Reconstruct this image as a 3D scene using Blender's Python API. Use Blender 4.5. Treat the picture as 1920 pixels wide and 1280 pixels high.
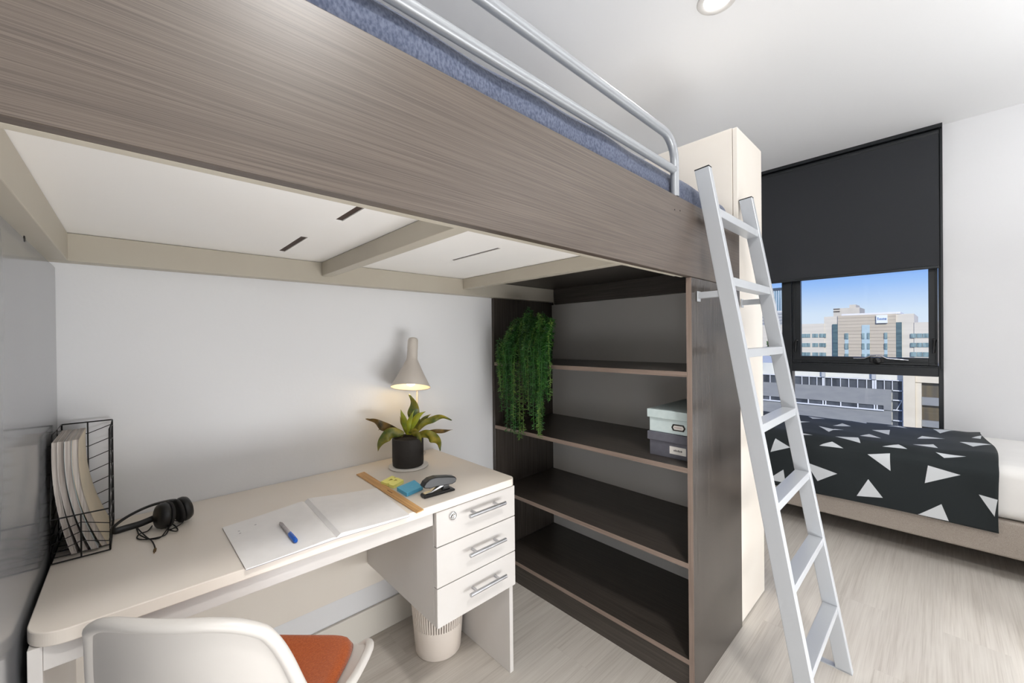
import bpy, bmesh, math, random
from mathutils import Vector, Matrix

random.seed(7)
for o in list(bpy.data.objects):
    bpy.data.objects.remove(o)
SC = bpy.context.scene
COL = SC.collection
PI = math.pi

# ------------------------------------------------------------------ camera
YAW, PITCH, ROLL = math.radians(46.8467), math.radians(-0.2523), math.radians(-0.606)
CAM = Vector((0, 0, 1.2349))
FPX = 754.127
_F = Vector((math.cos(YAW) * math.cos(PITCH), math.sin(YAW) * math.cos(PITCH), math.sin(PITCH)))
_R = Vector((math.sin(YAW), -math.cos(YAW), 0))
_U = _R.cross(_F)
_R2 = _R * math.cos(ROLL) + _U * math.sin(ROLL)
_U2 = -_R * math.sin(ROLL) + _U * math.cos(ROLL)
cam_data = bpy.data.cameras.new('camera')
cam_data.sensor_width = 36.0
cam_data.lens = FPX / 1920 * 36.0
cam_data.clip_start = 0.02
cam_data.clip_end = 2000
cam = bpy.data.objects.new('camera', cam_data)
COL.objects.link(cam)
M3 = Matrix((_R2, _U2, -_F)).transposed()
cam.matrix_world = Matrix.Translation(CAM) @ M3.to_4x4()
SC.camera = cam

# ------------------------------------------------------------------ view, world, lights
SC.view_settings.view_transform = 'Standard'
SC.view_settings.look = 'None'
SC.view_settings.gamma = 1
SC.view_settings.use_curve_mapping = False
SC.view_settings.exposure = 0.0

world = bpy.data.worlds.new('sky')
SC.world = world
world.use_nodes = True
wn = world.node_tree.nodes
wl = world.node_tree.links
wn.clear()
wo = wn.new('ShaderNodeOutputWorld')
wb = wn.new('ShaderNodeBackground')
wtc = wn.new('ShaderNodeTexCoord')
wsep = wn.new('ShaderNodeSeparateXYZ')
wr = wn.new('ShaderNodeValToRGB')
wl.new(wtc.outputs['Generated'], wsep.inputs[0])
wl.new(wsep.outputs['Z'], wr.inputs[0])
wl.new(wr.outputs[0], wb.inputs[0])
wl.new(wb.outputs[0], wo.inputs[0])
cr = wr.color_ramp
cr.elements[0].position = 0.0
cr.elements[0].color = (0.80, 0.87, 1.0, 1)
cr.elements[1].position = 1.0
cr.elements[1].color = (0.05, 0.16, 0.62, 1)
for p, c in ((0.045, (0.70, 0.82, 1.0)), (0.10, (0.34, 0.56, 1.0)), (0.16, (0.13, 0.31, 0.95)), (0.4, (0.08, 0.22, 0.8))):
    e = cr.elements.new(p)
    e.color = (*c, 1)
wb.inputs[1].default_value = 1.0


def light(name, kind, loc, energy, color=(1, 1, 1), size=None, size_y=None, aim=None, spot=None):
    d = bpy.data.lights.new(name, kind)
    d.energy = energy
    d.color = color
    if kind == 'AREA':
        d.shape = 'RECTANGLE' if size_y else 'DISK'
        d.size = size
        if size_y:
            d.size_y = size_y
    elif size is not None and kind != 'SUN':
        d.shadow_soft_size = size
    if kind == 'SUN':
        d.angle = size
    o = bpy.data.objects.new(name, d)
    COL.objects.link(o)
    o.location = loc
    if aim is not None:
        o.rotation_euler = (Vector(aim) - Vector(loc)).to_track_quat('-Z', 'Y').to_euler()
    return o


light('sun', 'SUN', (-40, -20, 40), 3.6, (1, 0.95, 0.88), 0.03, aim=(0, 0, 14))
# unseen fill lights added to brighten ceiling and bed underside, then the ceiling downlights
light('ceiling_fill_left', 'AREA', (-0.8, -1.4, 1.75), 13, (0.965, 0.98, 1), 0.7, aim=(-0.8, -1.4, 3))
light('ceiling_fill_right', 'AREA', (2.6, -1.6, 1.75), 37, (0.965, 0.98, 1), 0.7, aim=(2.6, -1.6, 3))
light('low_fill_center', 'AREA', (0.95, -0.85, 0.15), 33, (0.965, 0.98, 1), 1.8, 0.5, aim=(0.50, 1.0, 1.53))
light('low_fill_left', 'AREA', (-1.3, -0.5, 0.35), 9, (0.965, 0.98, 1), 0.9, 0.6, aim=(0.7, 1.1, 1.45))
light('low_fill_right', 'AREA', (2.6, -0.6, 0.5), 5.5, (0.965, 0.98, 1), 0.9, 0.6, aim=(0.2, 1.3, 1.3))
light('downlight_a', 'AREA', (1.835, 0.65, 2.66), 6.5, (1, 0.985, 0.96), 0.10, aim=(1.835, 0.65, 0))
light('downlight_b', 'AREA', (0.45, -0.40, 2.66), 29, (1, 0.985, 0.96), 0.26, aim=(0.45, -0.40, 0))


# ------------------------------------------------------------------ helpers
def px(u, v, ax, val):
    """a point of the room from its place in the photograph and one known coordinate"""
    d = _F + (u - 960) / FPX * _R2 + (640 - v) / FPX * _U2
    i = 'xyz'.index(ax)
    return CAM + d * ((val - CAM[i]) / d[i])


def at(u, v, t):
    return CAM + (_F + (u - 960) / FPX * _R2 + (640 - v) / FPX * _U2) * t


def srgb(r, g, b):
    f = lambda c: (c / 255 / 12.92) if c / 255 <= 0.04045 else ((c / 255 + 0.055) / 1.055) ** 2.4
    return (f(r), f(g), f(b), 1)


def mat(name, color, rough=0.5, metal=0.0, noise=None, bump=None, spec=0.5, emit=None, stretch=None, sheen=0):
    m = bpy.data.materials.new(name)
    m.use_nodes = True
    n, l = m.node_tree.nodes, m.node_tree.links
    b = n['Principled BSDF']
    b.inputs['Base Color'].default_value = color
    b.inputs['Roughness'].default_value = rough
    b.inputs['Metallic'].default_value = metal
    b.inputs['Specular IOR Level'].default_value = spec
    if sheen:
        b.inputs['Sheen Weight'].default_value = sheen
    if emit:
        b.inputs['Emission Color'].default_value = emit[0]
        b.inputs['Emission Strength'].default_value = emit[1]
    if noise or bump:
        tc = n.new('ShaderNodeTexCoord')
        mp = n.new('ShaderNodeMapping')
        l.new(tc.outputs['Object'], mp.inputs[0])
        if stretch:
            mp.inputs['Scale'].default_value = stretch
    if noise:  # (scale, second colour, detail)
        t = n.new('ShaderNodeTexNoise')
        t.inputs['Scale'].default_value = noise[0]
        t.inputs['Detail'].default_value = noise[2] if len(noise) > 2 else 4
        l.new(mp.outputs[0], t.inputs['Vector'])
        r = n.new('ShaderNodeValToRGB')
        r.color_ramp.elements[0].position = 0.35
        r.color_ramp.elements[1].position = 0.65
        r.color_ramp.elements[0].color = color
        r.color_ramp.elements[1].color = noise[1]
        l.new(t.outputs[0], r.inputs[0])
        l.new(r.outputs[0], b.inputs['Base Color'])
    if bump:  # (scale, strength)
        t2 = n.new('ShaderNodeTexNoise')
        t2.inputs['Scale'].default_value = bump[0]
        t2.inputs['Detail'].default_value = 3
        l.new(mp.outputs[0], t2.inputs['Vector'])
        bp = n.new('ShaderNodeBump')
        bp.inputs['Strength'].default_value = bump[1]
        bp.inputs['Distance'].default_value = 0.01
        l.new(t2.outputs[0], bp.inputs['Height'])
        l.new(bp.outputs[0], b.inputs['Normal'])
    return m


def wood(name, axis, dark, mid, lite, rough=0.38, fine=420.0, spec=0.5):
    """laminate with fine short grain lines running along one axis"""
    m = bpy.data.materials.new(name)
    m.use_nodes = True
    n, l = m.node_tree.nodes, m.node_tree.links
    b = n['Principled BSDF']
    b.inputs['Roughness'].default_value = rough
    b.inputs['Specular IOR Level'].default_value = spec
    tc = n.new('ShaderNodeTexCoord')

    def streak(al, ac, detail):
        mp = n.new('ShaderNodeMapping')
        s = [ac, ac, ac]
        s['xyz'.index(axis)] = al
        mp.inputs['Scale'].default_value = s
        l.new(tc.outputs['Object'], mp.inputs[0])
        t = n.new('ShaderNodeTexNoise')
        t.inputs['Scale'].default_value = 1
        t.inputs['Detail'].default_value = detail
        l.new(mp.outputs[0], t.inputs['Vector'])
        return t
    a = streak(5.0, fine * 1.7, 2)
    c = streak(2.2, fine / 3.2, 3)
    mix = n.new('ShaderNodeMath')
    mix.operation = 'ADD'
    h1 = n.new('ShaderNodeMath')
    h1.operation = 'MULTIPLY'
    h1.inputs[1].default_value = 0.68
    h2 = n.new('ShaderNodeMath')
    h2.operation = 'MULTIPLY'
    h2.inputs[1].default_value = 0.32
    l.new(a.outputs[0], h1.inputs[0])
    l.new(c.outputs[0], h2.inputs[0])
    l.new(h1.outputs[0], mix.inputs[0])
    l.new(h2.outputs[0], mix.inputs[1])
    r = n.new('ShaderNodeValToRGB')
    r.color_ramp.elements[0].position = 0.36
    r.color_ramp.elements[0].color = dark
    r.color_ramp.elements[1].position = 0.64
    r.color_ramp.elements[1].color = lite
    e = r.color_ramp.elements.new(0.5)
    e.color = mid
    l.new(mix.outputs[0], r.inputs[0])
    l.new(r.outputs[0], b.inputs['Base Color'])
    return m


class MB:
    """collects shapes into one mesh"""

    def __init__(self):
        self.v, self.f, self.s, self.mi = [], [], [], []
        self.uv = None

    def add(self, vs, fs, smooth=False, mi=0):
        k = len(self.v)
        self.v += [Vector(p) for p in vs]
        for f in fs:
            self.f.append([i + k for i in f])
            self.s.append(smooth)
            self.mi.append(mi)
        return self

    def box(self, x0, x1, y0, y1, z0, z1, mi=0):
        vs = [(x, y, z) for z in (z0, z1) for y in (y0, y1) for x in (x0, x1)]
        return self.add(vs, [(0, 2, 3, 1), (4, 5, 7, 6), (0, 1, 5, 4), (2, 6, 7, 3), (0, 4, 6, 2), (1, 3, 7, 5)], mi=mi)

    def obox(self, c, a, b, d, mi=0):
        c, a, b, d = Vector(c), Vector(a), Vector(b), Vector(d)
        if a.cross(b).dot(d) < 0:
            a = -a
        vs = [c + a * i + b * j + d * k for k in (-1, 1) for j in (-1, 1) for i in (-1, 1)]
        return self.add(vs, [(0, 2, 3, 1), (4, 5, 7, 6), (0, 1, 5, 4), (2, 6, 7, 3), (0, 4, 6, 2), (1, 3, 7, 5)], mi=mi)

    def tube(self, pts, r, seg=10, caps=True, closed=False, flat=None):
        pts = [Vector(p) for p in pts]
        n = len(pts)
        rs = r if isinstance(r, (list, tuple)) else [r] * n
        T = []
        for i in range(n):
            if closed:
                t = pts[(i + 1) % n] - pts[i - 1]
            else:
                t = pts[min(i + 1, n - 1)] - pts[max(i - 1, 0)]
            T.append(t.normalized())
        up = Vector((0, 0, 1)) if abs(T[0].z) < 0.9 else Vector((1, 0, 0))
        N = (up - T[0] * up.dot(T[0])).normalized()
        vs = []
        for i in range(n):
            N = (N - T[i] * N.dot(T[i])).normalized()
            B = T[i].cross(N)
            for k in range(seg):
                a = 2 * PI * k / seg
                kx, ky = (1, 1) if flat is None else flat
                vs.append(pts[i] + N * math.cos(a) * rs[i] * kx + B * math.sin(a) * rs[i] * ky)
        fs = []
        for i in range(n if closed else n - 1):
            for k in range(seg):
                i2, k2 = (i + 1) % n, (k + 1) % seg
                fs.append((i * seg + k, i * seg + k2, i2 * seg + k2, i2 * seg + k))
        self.add(vs, fs, True)
        if caps and not closed:
            self.add(vs[:seg], [tuple(reversed(range(seg)))])
            self.add(vs[-seg:], [tuple(range(seg))])
        return self

    def lathe(self, prof, seg=32, mtx=None, smooth=True):
        """profile of (radius, height) about local Z, placed by a matrix"""
        mtx = mtx or Matrix.Identity(4)
        vs, fs = [], []
        for r, z in prof:
            for k in range(seg):
                a = 2 * PI * k / seg
                vs.append(mtx @ Vector((r * math.cos(a), r * math.sin(a), z)))
        for i in range(len(prof) - 1):
            for k in range(seg):
                k2 = (k + 1) % seg
                fs.append((i * seg + k, i * seg + k2, (i + 1) * seg + k2, (i + 1) * seg + k))
        return self.add(vs, fs, smooth)

    def prism(self, poly, d, mi=0):
        """closed polygon of 3D points pushed along vector d"""
        d = Vector(d)
        poly = [Vector(p) for p in poly]
        n = len(poly)
        nrm = Vector((0, 0, 0))
        for i in range(n):
            nrm += poly[i].cross(poly[(i + 1) % n])
        if nrm.dot(d) < 0:
            poly.reverse()
        vs = poly + [p + d for p in poly]
        fs = [tuple(reversed(range(n))), tuple(range(n, 2 * n))]
        fs += [(i, (i + 1) % n, n + (i + 1) % n, n + i) for i in range(n)]
        return self.add(vs, fs, mi=mi)

    def grid(self, fn, nu, nv, smooth=True, flip=False):
        vs = [fn(i / nu, j / nv) for i in range(nu + 1) for j in range(nv + 1)]
        fs = []
        for i in range(nu):
            for j in range(nv):
                a = i * (nv + 1) + j
                f = (a, a + 1, a + nv + 2, a + nv + 1)
                fs.append(tuple(reversed(f)) if flip else f)
        return self.add(vs, fs, smooth)

    def build(self, name, m, parent=None, bevel=0.0, seg=2, solid=None, sub=0, weld=False, smooth=False, local=False):
        me = bpy.data.meshes.new(name)
        off = Vector((0, 0, 0))
        if parent is not None and not local:
            r = parent
            while r.parent:
                r = r.parent
            off = r.location.copy()
        me.from_pydata([v - off for v in self.v], [], self.f)
        for p, s, mi in zip(me.polygons, self.s, self.mi):
            p.use_smooth = s or smooth
            p.material_index = mi
        for mm in (m if isinstance(m, (list, tuple)) else [m]):
            me.materials.append(mm)
        if weld:
            bm = bmesh.new()
            bm.from_mesh(me)
            bmesh.ops.remove_doubles(bm, verts=bm.verts, dist=1e-5)
            bmesh.ops.recalc_face_normals(bm, faces=bm.faces)
            bm.to_mesh(me)
            bm.free()
        me.update()
        o = bpy.data.objects.new(name, me)
        COL.objects.link(o)
        if parent is not None:
            o.parent = parent
        if solid:
            md = o.modifiers.new('solid', 'SOLIDIFY')
            md.thickness = solid
            md.offset = 0
        if bevel:
            md = o.modifiers.new('bevel', 'BEVEL')
            md.width = bevel
            md.segments = seg
            md.limit_method = 'ANGLE'
            md.angle_limit = math.radians(40)
        if sub:
            md = o.modifiers.new('subd', 'SUBSURF')
            md.levels = md.render_levels = sub
        return o


def thing(name, label, cat, loc=(0, 0, 0), group=None, kind=None):
    o = bpy.data.objects.new(name, None)
    o.empty_display_size = 0.05
    COL.objects.link(o)
    o.location = loc
    return tag(o, label, cat, group, kind)


def tag(o, label=None, cat=None, group=None, kind=None):
    if label:
        o['label'] = label
    if cat:
        o['category'] = cat
    if group:
        o['group'] = group
    if kind:
        o['kind'] = kind
    return o


def copy_tree(root, loc):
    r = root.copy()
    COL.objects.link(r)
    r.location = loc
    for ch in list(root.children):
        c = ch.copy()
        COL.objects.link(c)
        c.parent = r
        for g in list(ch.children):
            d = g.copy()
            COL.objects.link(d)
            d.parent = c
    return r


def box(x0, x1, y0, y1, z0, z1):
    return MB().box(x0, x1, y0, y1, z0, z1)


def smooth_path(P, k=5):
    out = []
    for i in range(len(P) - 1):
        a, b, c, d = P[max(i - 1, 0)], P[i], P[i + 1], P[min(i + 2, len(P) - 1)]
        for j in range(k):
            t = j / k
            out.append(.5 * ((2 * b) + (c - a) * t + (2 * a - 5 * b + 4 * c - d) * t * t + (3 * b - a - 3 * c + d) * t ** 3))
    out.append(P[-1])
    return out


# ------------------------------------------------------------------ materials
WALL = mat('white_wall_paint', srgb(230, 230, 231), 0.75, bump=(90, 0.03))
CEIL = mat('white_ceiling_paint', srgb(240, 240, 240), 0.85, bump=(60, 0.02))
SKIRT = mat('cream_skirting', srgb(224, 219, 210), 0.5, noise=(3, srgb(222, 217, 207)))
W_D, W_M, W_L = srgb(68, 59, 53), srgb(85, 75, 67), srgb(98, 87, 78)
WOODX = wood('taupe_laminate_x', 'x', W_D, W_M, W_L, 0.38, 640.0)
D_D, D_M, D_L = srgb(50, 45, 41), srgb(66, 60, 55), srgb(79, 72, 66)
WOODY = wood('dark_laminate_y', 'y', D_D, D_M, D_L, 0.33)
WOODZ = wood('dark_laminate_z', 'z', D_D, D_M, D_L, 0.26)
EDGEB = wood('brown_edge_band', 'y', srgb(116, 100, 90), srgb(136, 119, 108), srgb(150, 132, 121), 0.45)
CREAM = mat('cream_laminate', srgb(231, 224, 214), 0.38, noise=(4, srgb(229, 221, 210)))
DESKM = mat('cream_desk_laminate', srgb(234, 225, 214), 0.30, noise=(5, srgb(232, 222, 210)))
DRAWM = mat('white_drawer_laminate', srgb(208, 204, 200), 0.35, noise=(5, srgb(206, 201, 196)))
RAILM = mat('stone_painted_rail', srgb(186, 179, 164), 0.5, noise=(6, srgb(183, 175, 160)))
BASEM = mat('white_base_board', srgb(248, 246, 243), 0.6, noise=(2, srgb(246, 243, 239)))
GREYP = mat('glossy_grey_panel', srgb(138, 139, 142), 0.13, noise=(2, srgb(135, 136, 139)))
SILVER = mat('silver_powder_coat', srgb(190, 193, 197), 0.36, 0.3, bump=(500, 0.02))
STEEL = mat('brushed_steel', srgb(200, 200, 202), 0.28, 0.9, noise=(30, srgb(185, 185, 188)))
CHROME = mat('chrome', srgb(215, 215, 215), 0.1, 1.0, noise=(20, srgb(205, 205, 205)))
BLACKM = mat('black_aluminium', srgb(36, 39, 42), 0.38, 0.2, bump=(300, 0.02))
BLACKP = mat('black_plastic', srgb(14, 14, 15), 0.35, noise=(20, srgb(20, 20, 21)))
BLACKS = mat('soft_black', srgb(20, 18, 18), 0.7, noise=(60, srgb(30, 27, 26)))
BLIND = mat('charcoal_blind_fabric', srgb(44, 46, 50), 0.75, noise=(700, srgb(38, 40, 44)), bump=(900, 0.05))
WIRE = mat('black_wire', srgb(16, 14, 14), 0.4, 0.3, noise=(40, srgb(22, 20, 20)))
WHITEP = mat('white_shell_plastic', srgb(218, 213, 207), 0.32, noise=(3, srgb(216, 211, 205)))
ORANGE = mat('orange_felt', srgb(196, 102, 52), 0.95, noise=(260, srgb(176, 84, 38), 6), bump=(400, 0.25), spec=0.1, sheen=0.3)
BINM = mat('white_bin_plastic', srgb(226, 216, 206), 0.45, noise=(4, srgb(224, 213, 202)))
PAPER = mat('white_paper', srgb(243, 240, 238), 0.8, noise=(30, srgb(240, 237, 235)))
PALEW = mat('pale_leg_wood', srgb(205, 178, 140), 0.45, noise=(30, srgb(190, 160, 120)))


def floor_material():
    m = bpy.data.materials.new('grey_oak_planks')
    m.use_nodes = True
    n, l = m.node_tree.nodes, m.node_tree.links
    b = n['Principled BSDF']
    b.inputs['Roughness'].default_value = 0.42
    b.inputs['Specular IOR Level'].default_value = 0.4
    tc = n.new('ShaderNodeTexCoord')
    br = n.new('ShaderNodeTexBrick')
    br.inputs['Scale'].default_value = 1
    br.inputs['Brick Width'].default_value = 1.22
    br.inputs['Row Height'].default_value = 0.18
    br.inputs['Mortar Size'].default_value = 0.0009
    br.inputs['Mortar Smooth'].default_value = 0.2
    br.inputs['Color1'].default_value = (0.25, 0.25, 0.25, 1)
    br.inputs['Color2'].default_value = (0.75, 0.75, 0.75, 1)
    br.inputs['Mortar'].default_value = (0.0, 0.0, 0.0, 1)
    br.offset = 0.37
    l.new(tc.outputs['Object'], br.inputs['Vector'])

    def nz(sc, detail, dist=0.0):
        mp = n.new('ShaderNodeMapping')
        mp.inputs['Scale'].default_value = sc
        # each plank gets its own piece of grain
        ad = n.new('ShaderNodeVectorMath')
        ad.operation = 'ADD'
        ml = n.new('ShaderNodeVectorMath')
        ml.operation = 'SCALE'
        ml.inputs['Scale'].default_value = 9.0
        l.new(br.outputs['Color'], ml.inputs[0])
        l.new(tc.outputs['Object'], ad.inputs[0])
        l.new(ml.outputs[0], ad.inputs[1])
        l.new(ad.outputs[0], mp.inputs[0])
        t = n.new('ShaderNodeTexNoise')
        t.inputs['Scale'].default_value = 1
        t.inputs['Detail'].default_value = detail
        t.inputs['Distortion'].default_value = dist
        l.new(mp.outputs[0], t.inputs['Vector'])
        return t
    g1 = nz((1.6, 60, 1), 5, 0.4)
    g2 = nz((1.0, 7, 1), 3, 1.2)
    g3 = nz((5, 240, 1), 2)
    s = None
    for t, w in ((g1, 0.36), (g2, 0.30), (g3, 0.34)):
        k = n.new('ShaderNodeMath')
        k.operation = 'MULTIPLY_ADD'
        k.inputs[1].default_value = w
        l.new(t.outputs[0], k.inputs[0])
        if s is None:
            k.inputs[2].default_value = 0
        else:
            l.new(s.outputs[0], k.inputs[2])
        s = k
    r = n.new('ShaderNodeValToRGB')
    r.color_ramp.elements[0].position = 0.34
    r.color_ramp.elements[0].color = srgb(176, 168, 158)
    r.color_ramp.elements[1].position = 0.64
    r.color_ramp.elements[1].color = srgb(208, 202, 193)
    e = r.color_ramp.elements.new(0.48)
    e.color = srgb(196, 189, 180)
    l.new(s.outputs[0], r.inputs[0])
    hs = n.new('ShaderNodeHueSaturation')
    vv = n.new('ShaderNodeMapRange')
    vv.inputs['From Min'].default_value = 0.25
    vv.inputs['From Max'].default_value = 0.75
    vv.inputs['To Min'].default_value = 0.95
    vv.inputs['To Max'].default_value = 1.04
    l.new(br.outputs['Color'], vv.inputs['Value'])
    l.new(vv.outputs[0], hs.inputs['Value'])
    l.new(r.outputs[0], hs.inputs['Color'])
    l.new(hs.outputs[0], b.inputs['Base Color'])
    return m


FLOOR = floor_material()


def glass_material(name, tint=(1, 1, 1, 1), refl=0.06):
    m = bpy.data.materials.new(name)
    m.use_nodes = True
    n, l = m.node_tree.nodes, m.node_tree.links
    n.clear()
    out = n.new('ShaderNodeOutputMaterial')
    t = n.new('ShaderNodeBsdfTransparent')
    t.inputs[0].default_value = tint
    g = n.new('ShaderNodeBsdfGlossy')
    g.inputs['Roughness'].default_value = 0.02
    mx = n.new('ShaderNodeMixShader')
    fr = n.new('ShaderNodeFresnel')
    fr.inputs[0].default_value = 1.3
    l.new(fr.outputs[0], mx.inputs[0])
    l.new(t.outputs[0], mx.inputs[1])
    l.new(g.outputs[0], mx.inputs[2])
    l.new(mx.outputs[0], out.inputs[0])
    return m


GLASS = glass_material('window_glass', (0.97, 0.985, 0.98, 1))

# ------------------------------------------------------------------ room shell
DY = 1.647      # desk wall
XW = 4.07       # window wall
X0, Y0, ZC = -1.8, -2.25, 2.68
WY0, WY1 = -0.012, 1.6   # window opening
tag(box(X0 - .1, XW + .15, Y0 - .1, DY + .1, -0.1, 0).build('floor', FLOOR), kind='structure')
tag(box(X0 - .1, XW + .15, Y0 - .1, DY + .1, ZC, ZC + .1).build('ceiling', CEIL), kind='structure')
tag(box(X0, XW + .15, DY, DY + .1, 0, ZC).build('wall_back', WALL), kind='structure')
tag(box(X0 - .1, XW + .15, Y0 - .1, Y0, 0, ZC).build('wall_front', WALL), kind='structure')
tag(box(X0 - .1, X0, Y0, DY + .1, 0, ZC).build('wall_left', WALL), kind='structure')
w = MB().box(XW, XW + .15, Y0, WY0, 0, ZC).box(XW, XW + .15, WY1, DY, 0, ZC).box(XW, XW + .15, WY0, WY1, 0, 0.35)
tag(w.build('wall_window', WALL), kind='structure')
tag(box(-0.12, 1.388, DY - 0.014, DY, 0, 0.12).build('baseboard_back', SKIRT, bevel=0.003), kind='structure')
tag(box(XW - 0.014, XW, Y0, DY, 0, 0.1).build('baseboard_window', SKIRT, bevel=0.003), kind='structure')

# window: fixed frame, awning sash, panes, latches, winder
win = thing('window_1', 'black aluminium window with an awning sash above a fixed pane', 'window', (XW + 0.02, 0.8, 0.35), kind='structure')
fx0, fx1 = XW + 0.0, XW + 0.09
f = MB()
f.box(fx0, fx1, WY0, WY0 + .024, .35, ZC)
f.box(fx0, fx1, WY1 - .05, WY1, .35, ZC)
f.box(fx0, fx1, WY0, WY1, ZC - .05, ZC)
f.box(fx0, fx1, WY0, WY1, .35, .40)
f.box(fx0, fx1, 0.868, 0.937, .40, ZC - .05)
f.box(fx0, fx1, WY0 + .024, .868, 0.945, 1.018)
f.box(fx0 - .004, fx1, WY0 + .024, .868, 1.008, 1.018)
f.build('window_frame', BLACKM, win, bevel=.003)
s = MB()
sx0, sx1 = XW + .012, XW + .055
s.box(sx0, sx1, WY0 + .026, .060, 1.020, 2.60)
s.box(sx0, sx1, .806, .866, 1.020, 2.60)
s.box(sx0, sx1, .060, .806, 1.020, 1.074)
s.box(sx0, sx1, .060, .806, 2.55, 2.60)
s.box(sx0 - .006, sx0 + .002, WY0 + .034, WY0 + .040, 1.03, 2.59)
s.box(sx0 - .006, sx0 + .002, .846, .852, 1.03, 2.59)
s.box(sx0 - .006, sx0 + .002, WY0 + .03, .86, 1.040, 1.046)
s.build('window_sash', BLACKM, win, bevel=.002)
box(XW + .030, XW + .036, .060, .806, 1.074, 2.55).build('glass_pane', GLASS, win)
box(XW + .045, XW + .051, WY0 + .024, .868, .40, .945).build('glass_pane', GLASS, win)
box(XW + .045, XW + .051, .937, WY1 - .05, .40, ZC - .05).build('glass_pane', GLASS, win)
box(XW + .036, XW + .044, .855, .868, .40, .945).build('glazing_bead', STEEL, win)
LATCH = mat('gloss_black_latch', srgb(10, 10, 11), .08, noise=(30, srgb(13, 13, 14)))
for yy in (.835, .032):
    h = MB()
    h.lathe([(0.0, -.016), (.013, -.016), (.013, 0), (0, 0)], 16, Matrix.Translation((XW + .008, yy, 1.20)) @ Matrix.Rotation(-PI / 2, 4, 'Y'))
    h.tube([(XW - .012, yy, 1.20), (XW - .014, yy + .002, 1.17), (XW - .012, yy + .004, 1.11)], [.012, .011, .008], 10)
    h.build('window_latch', LATCH, win)
wi = MB()
wi.lathe([(0, 0), (.028, 0), (.024, .022), (0, .026)], 20, Matrix.Translation((XW + .012, .33, 1.05)) @ Matrix.Rotation(-PI / 2, 4, 'Y'))
wi.box(XW - .006, XW + .012, .29, .37, 1.035, 1.07)
wn_ = wi.build('window_winder', BLACKP, win, bevel=.004)
a = MB()
a.tube([(XW - .006, .465, 1.062), (XW - .010, .40, 1.064), (XW - .012, .365, 1.084), (XW - .012, .31, 1.088), (XW - .010, .275, 1.066), (XW - .008, .16, 1.056)], .0065, 8)
a.build('winder_arm', CHROME, wn_)

# roller blind in front of the window head
bl = thing('roller_blind', 'charcoal roller blind drawn halfway down over the black window', 'blind', (XW - .05, 0.8, ZC))
box(XW - .046, XW - .044, .006, WY1 - .01, 1.712, 2.62).build('blind_fabric', BLIND, bl)
MB().tube([(XW - .03, .004, 2.63), (XW - .03, WY1 - .01, 2.63)], .022, 20).build('roller_tube', BLACKM, bl)
box(XW - .056, XW - .002, WY0, WY1, 2.655, ZC).build('head_rail', BLACKM, bl, bevel=.002)
box(XW - .053, XW - .038, .006, WY1 - .01, 1.695, 1.714).build('bottom_bar', BLACKM, bl, bevel=.004)
box(XW - .020, XW - .001, WY0, WY0 + .014, 1.0, 2.655).build('side_channel', BLACKM, bl, bevel=.002)

# recessed ceiling downlight
dl = thing('ceiling_downlight', 'round white recessed downlight in the white ceiling', 'ceiling light', (1.835, 0.65, ZC))
TM = Matrix.Translation((1.835, 0.65, ZC))
MB().lathe([(.052, -.001), (.056, -.006), (.076, -.006), (.080, 0), (.052, 0)], 40, TM).build('trim_ring', mat('white_trim', srgb(226, 223, 219), .4, noise=(10, srgb(224, 221, 216))), dl)
LED = mat('lit_diffuser', (1, 1, 1, 1), .5, noise=(10, (1, 1, 1, 1)), emit=((1, .98, .94, 1), 6))
MB().lathe([(0, -.002), (.053, -.002), (.053, -.0005), (0, -.0005)], 32, TM).build('diffuser', LED, dl)

# ------------------------------------------------------------------ loft bed
YB = 0.585
XB, XE = 1.394, 1.88
XL = -0.152
loft = thing('loft_bed', 'raised loft bed with a taupe woodgrain side panel above the desk', 'loft bed', (0.86, 1.1, 1.445))
fp = box(-0.60, XE, YB, YB + .022, 1.445, 1.697).build('front_panel', WOODX, loft, bevel=.0015)
for u, v in ((1265, 393), (1275, 395)):
    p = px(u, v, 'y', YB)
    MB().lathe([(0, -.001), (.003, -.001), (.0025, .0006), (0, .0008)], 12, Matrix.Translation(p) @ Matrix.Rotation(PI / 2, 4, 'X')).build('screw_cap', BLACKS, fp)
# steel frame under the base boards
YR = DY - .055
box(XL - .04, 1.840, YR, DY - .002, 1.458, 1.533).build('rear_rail', RAILM, loft, bevel=.002)
MB().box(XL - .02, XB - .004, YB + .023, YB + .060, 1.452, 1.533).box(XL - .02, XB - .004, YB + .023, YB + .036, 1.446, 1.452).build('front_rail', RAILM, loft, bevel=.002)
box(XL - .03, -.128, YB + .061, YR - .001, 1.458, 1.533).build('end_rail', RAILM, loft, bevel=.002)
box(0.515, 0.555, YB + .061, YR - .001, 1.482, 1.533).build('cross_beam', RAILM, loft, bevel=.002)
box(1.168, 1.208, YB + .061, YR - .001, 1.484, 1.533).build('cross_beam', RAILM, loft, bevel=.002)


def holed_board(x0, x1, y0, y1, z0, z1, holes):
    m = MB()
    xs = sorted({x0, x1, *[h[0] for h in holes], *[h[1] for h in holes]})
    ys = sorted({y0, y1, *[h[2] for h in holes], *[h[3] for h in holes]})
    hole = lambda x, y: any(h[0] < x < h[1] and h[2] < y < h[3] for h in holes)
    for i in range(len(xs) - 1):
        for j in range(len(ys) - 1):
            if not hole((xs[i] + xs[i + 1]) / 2, (ys[j] + ys[j + 1]) / 2):
                m.box(xs[i], xs[i + 1], ys[j], ys[j + 1], z0, z1)
    bmv = m
    return bmv


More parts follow.
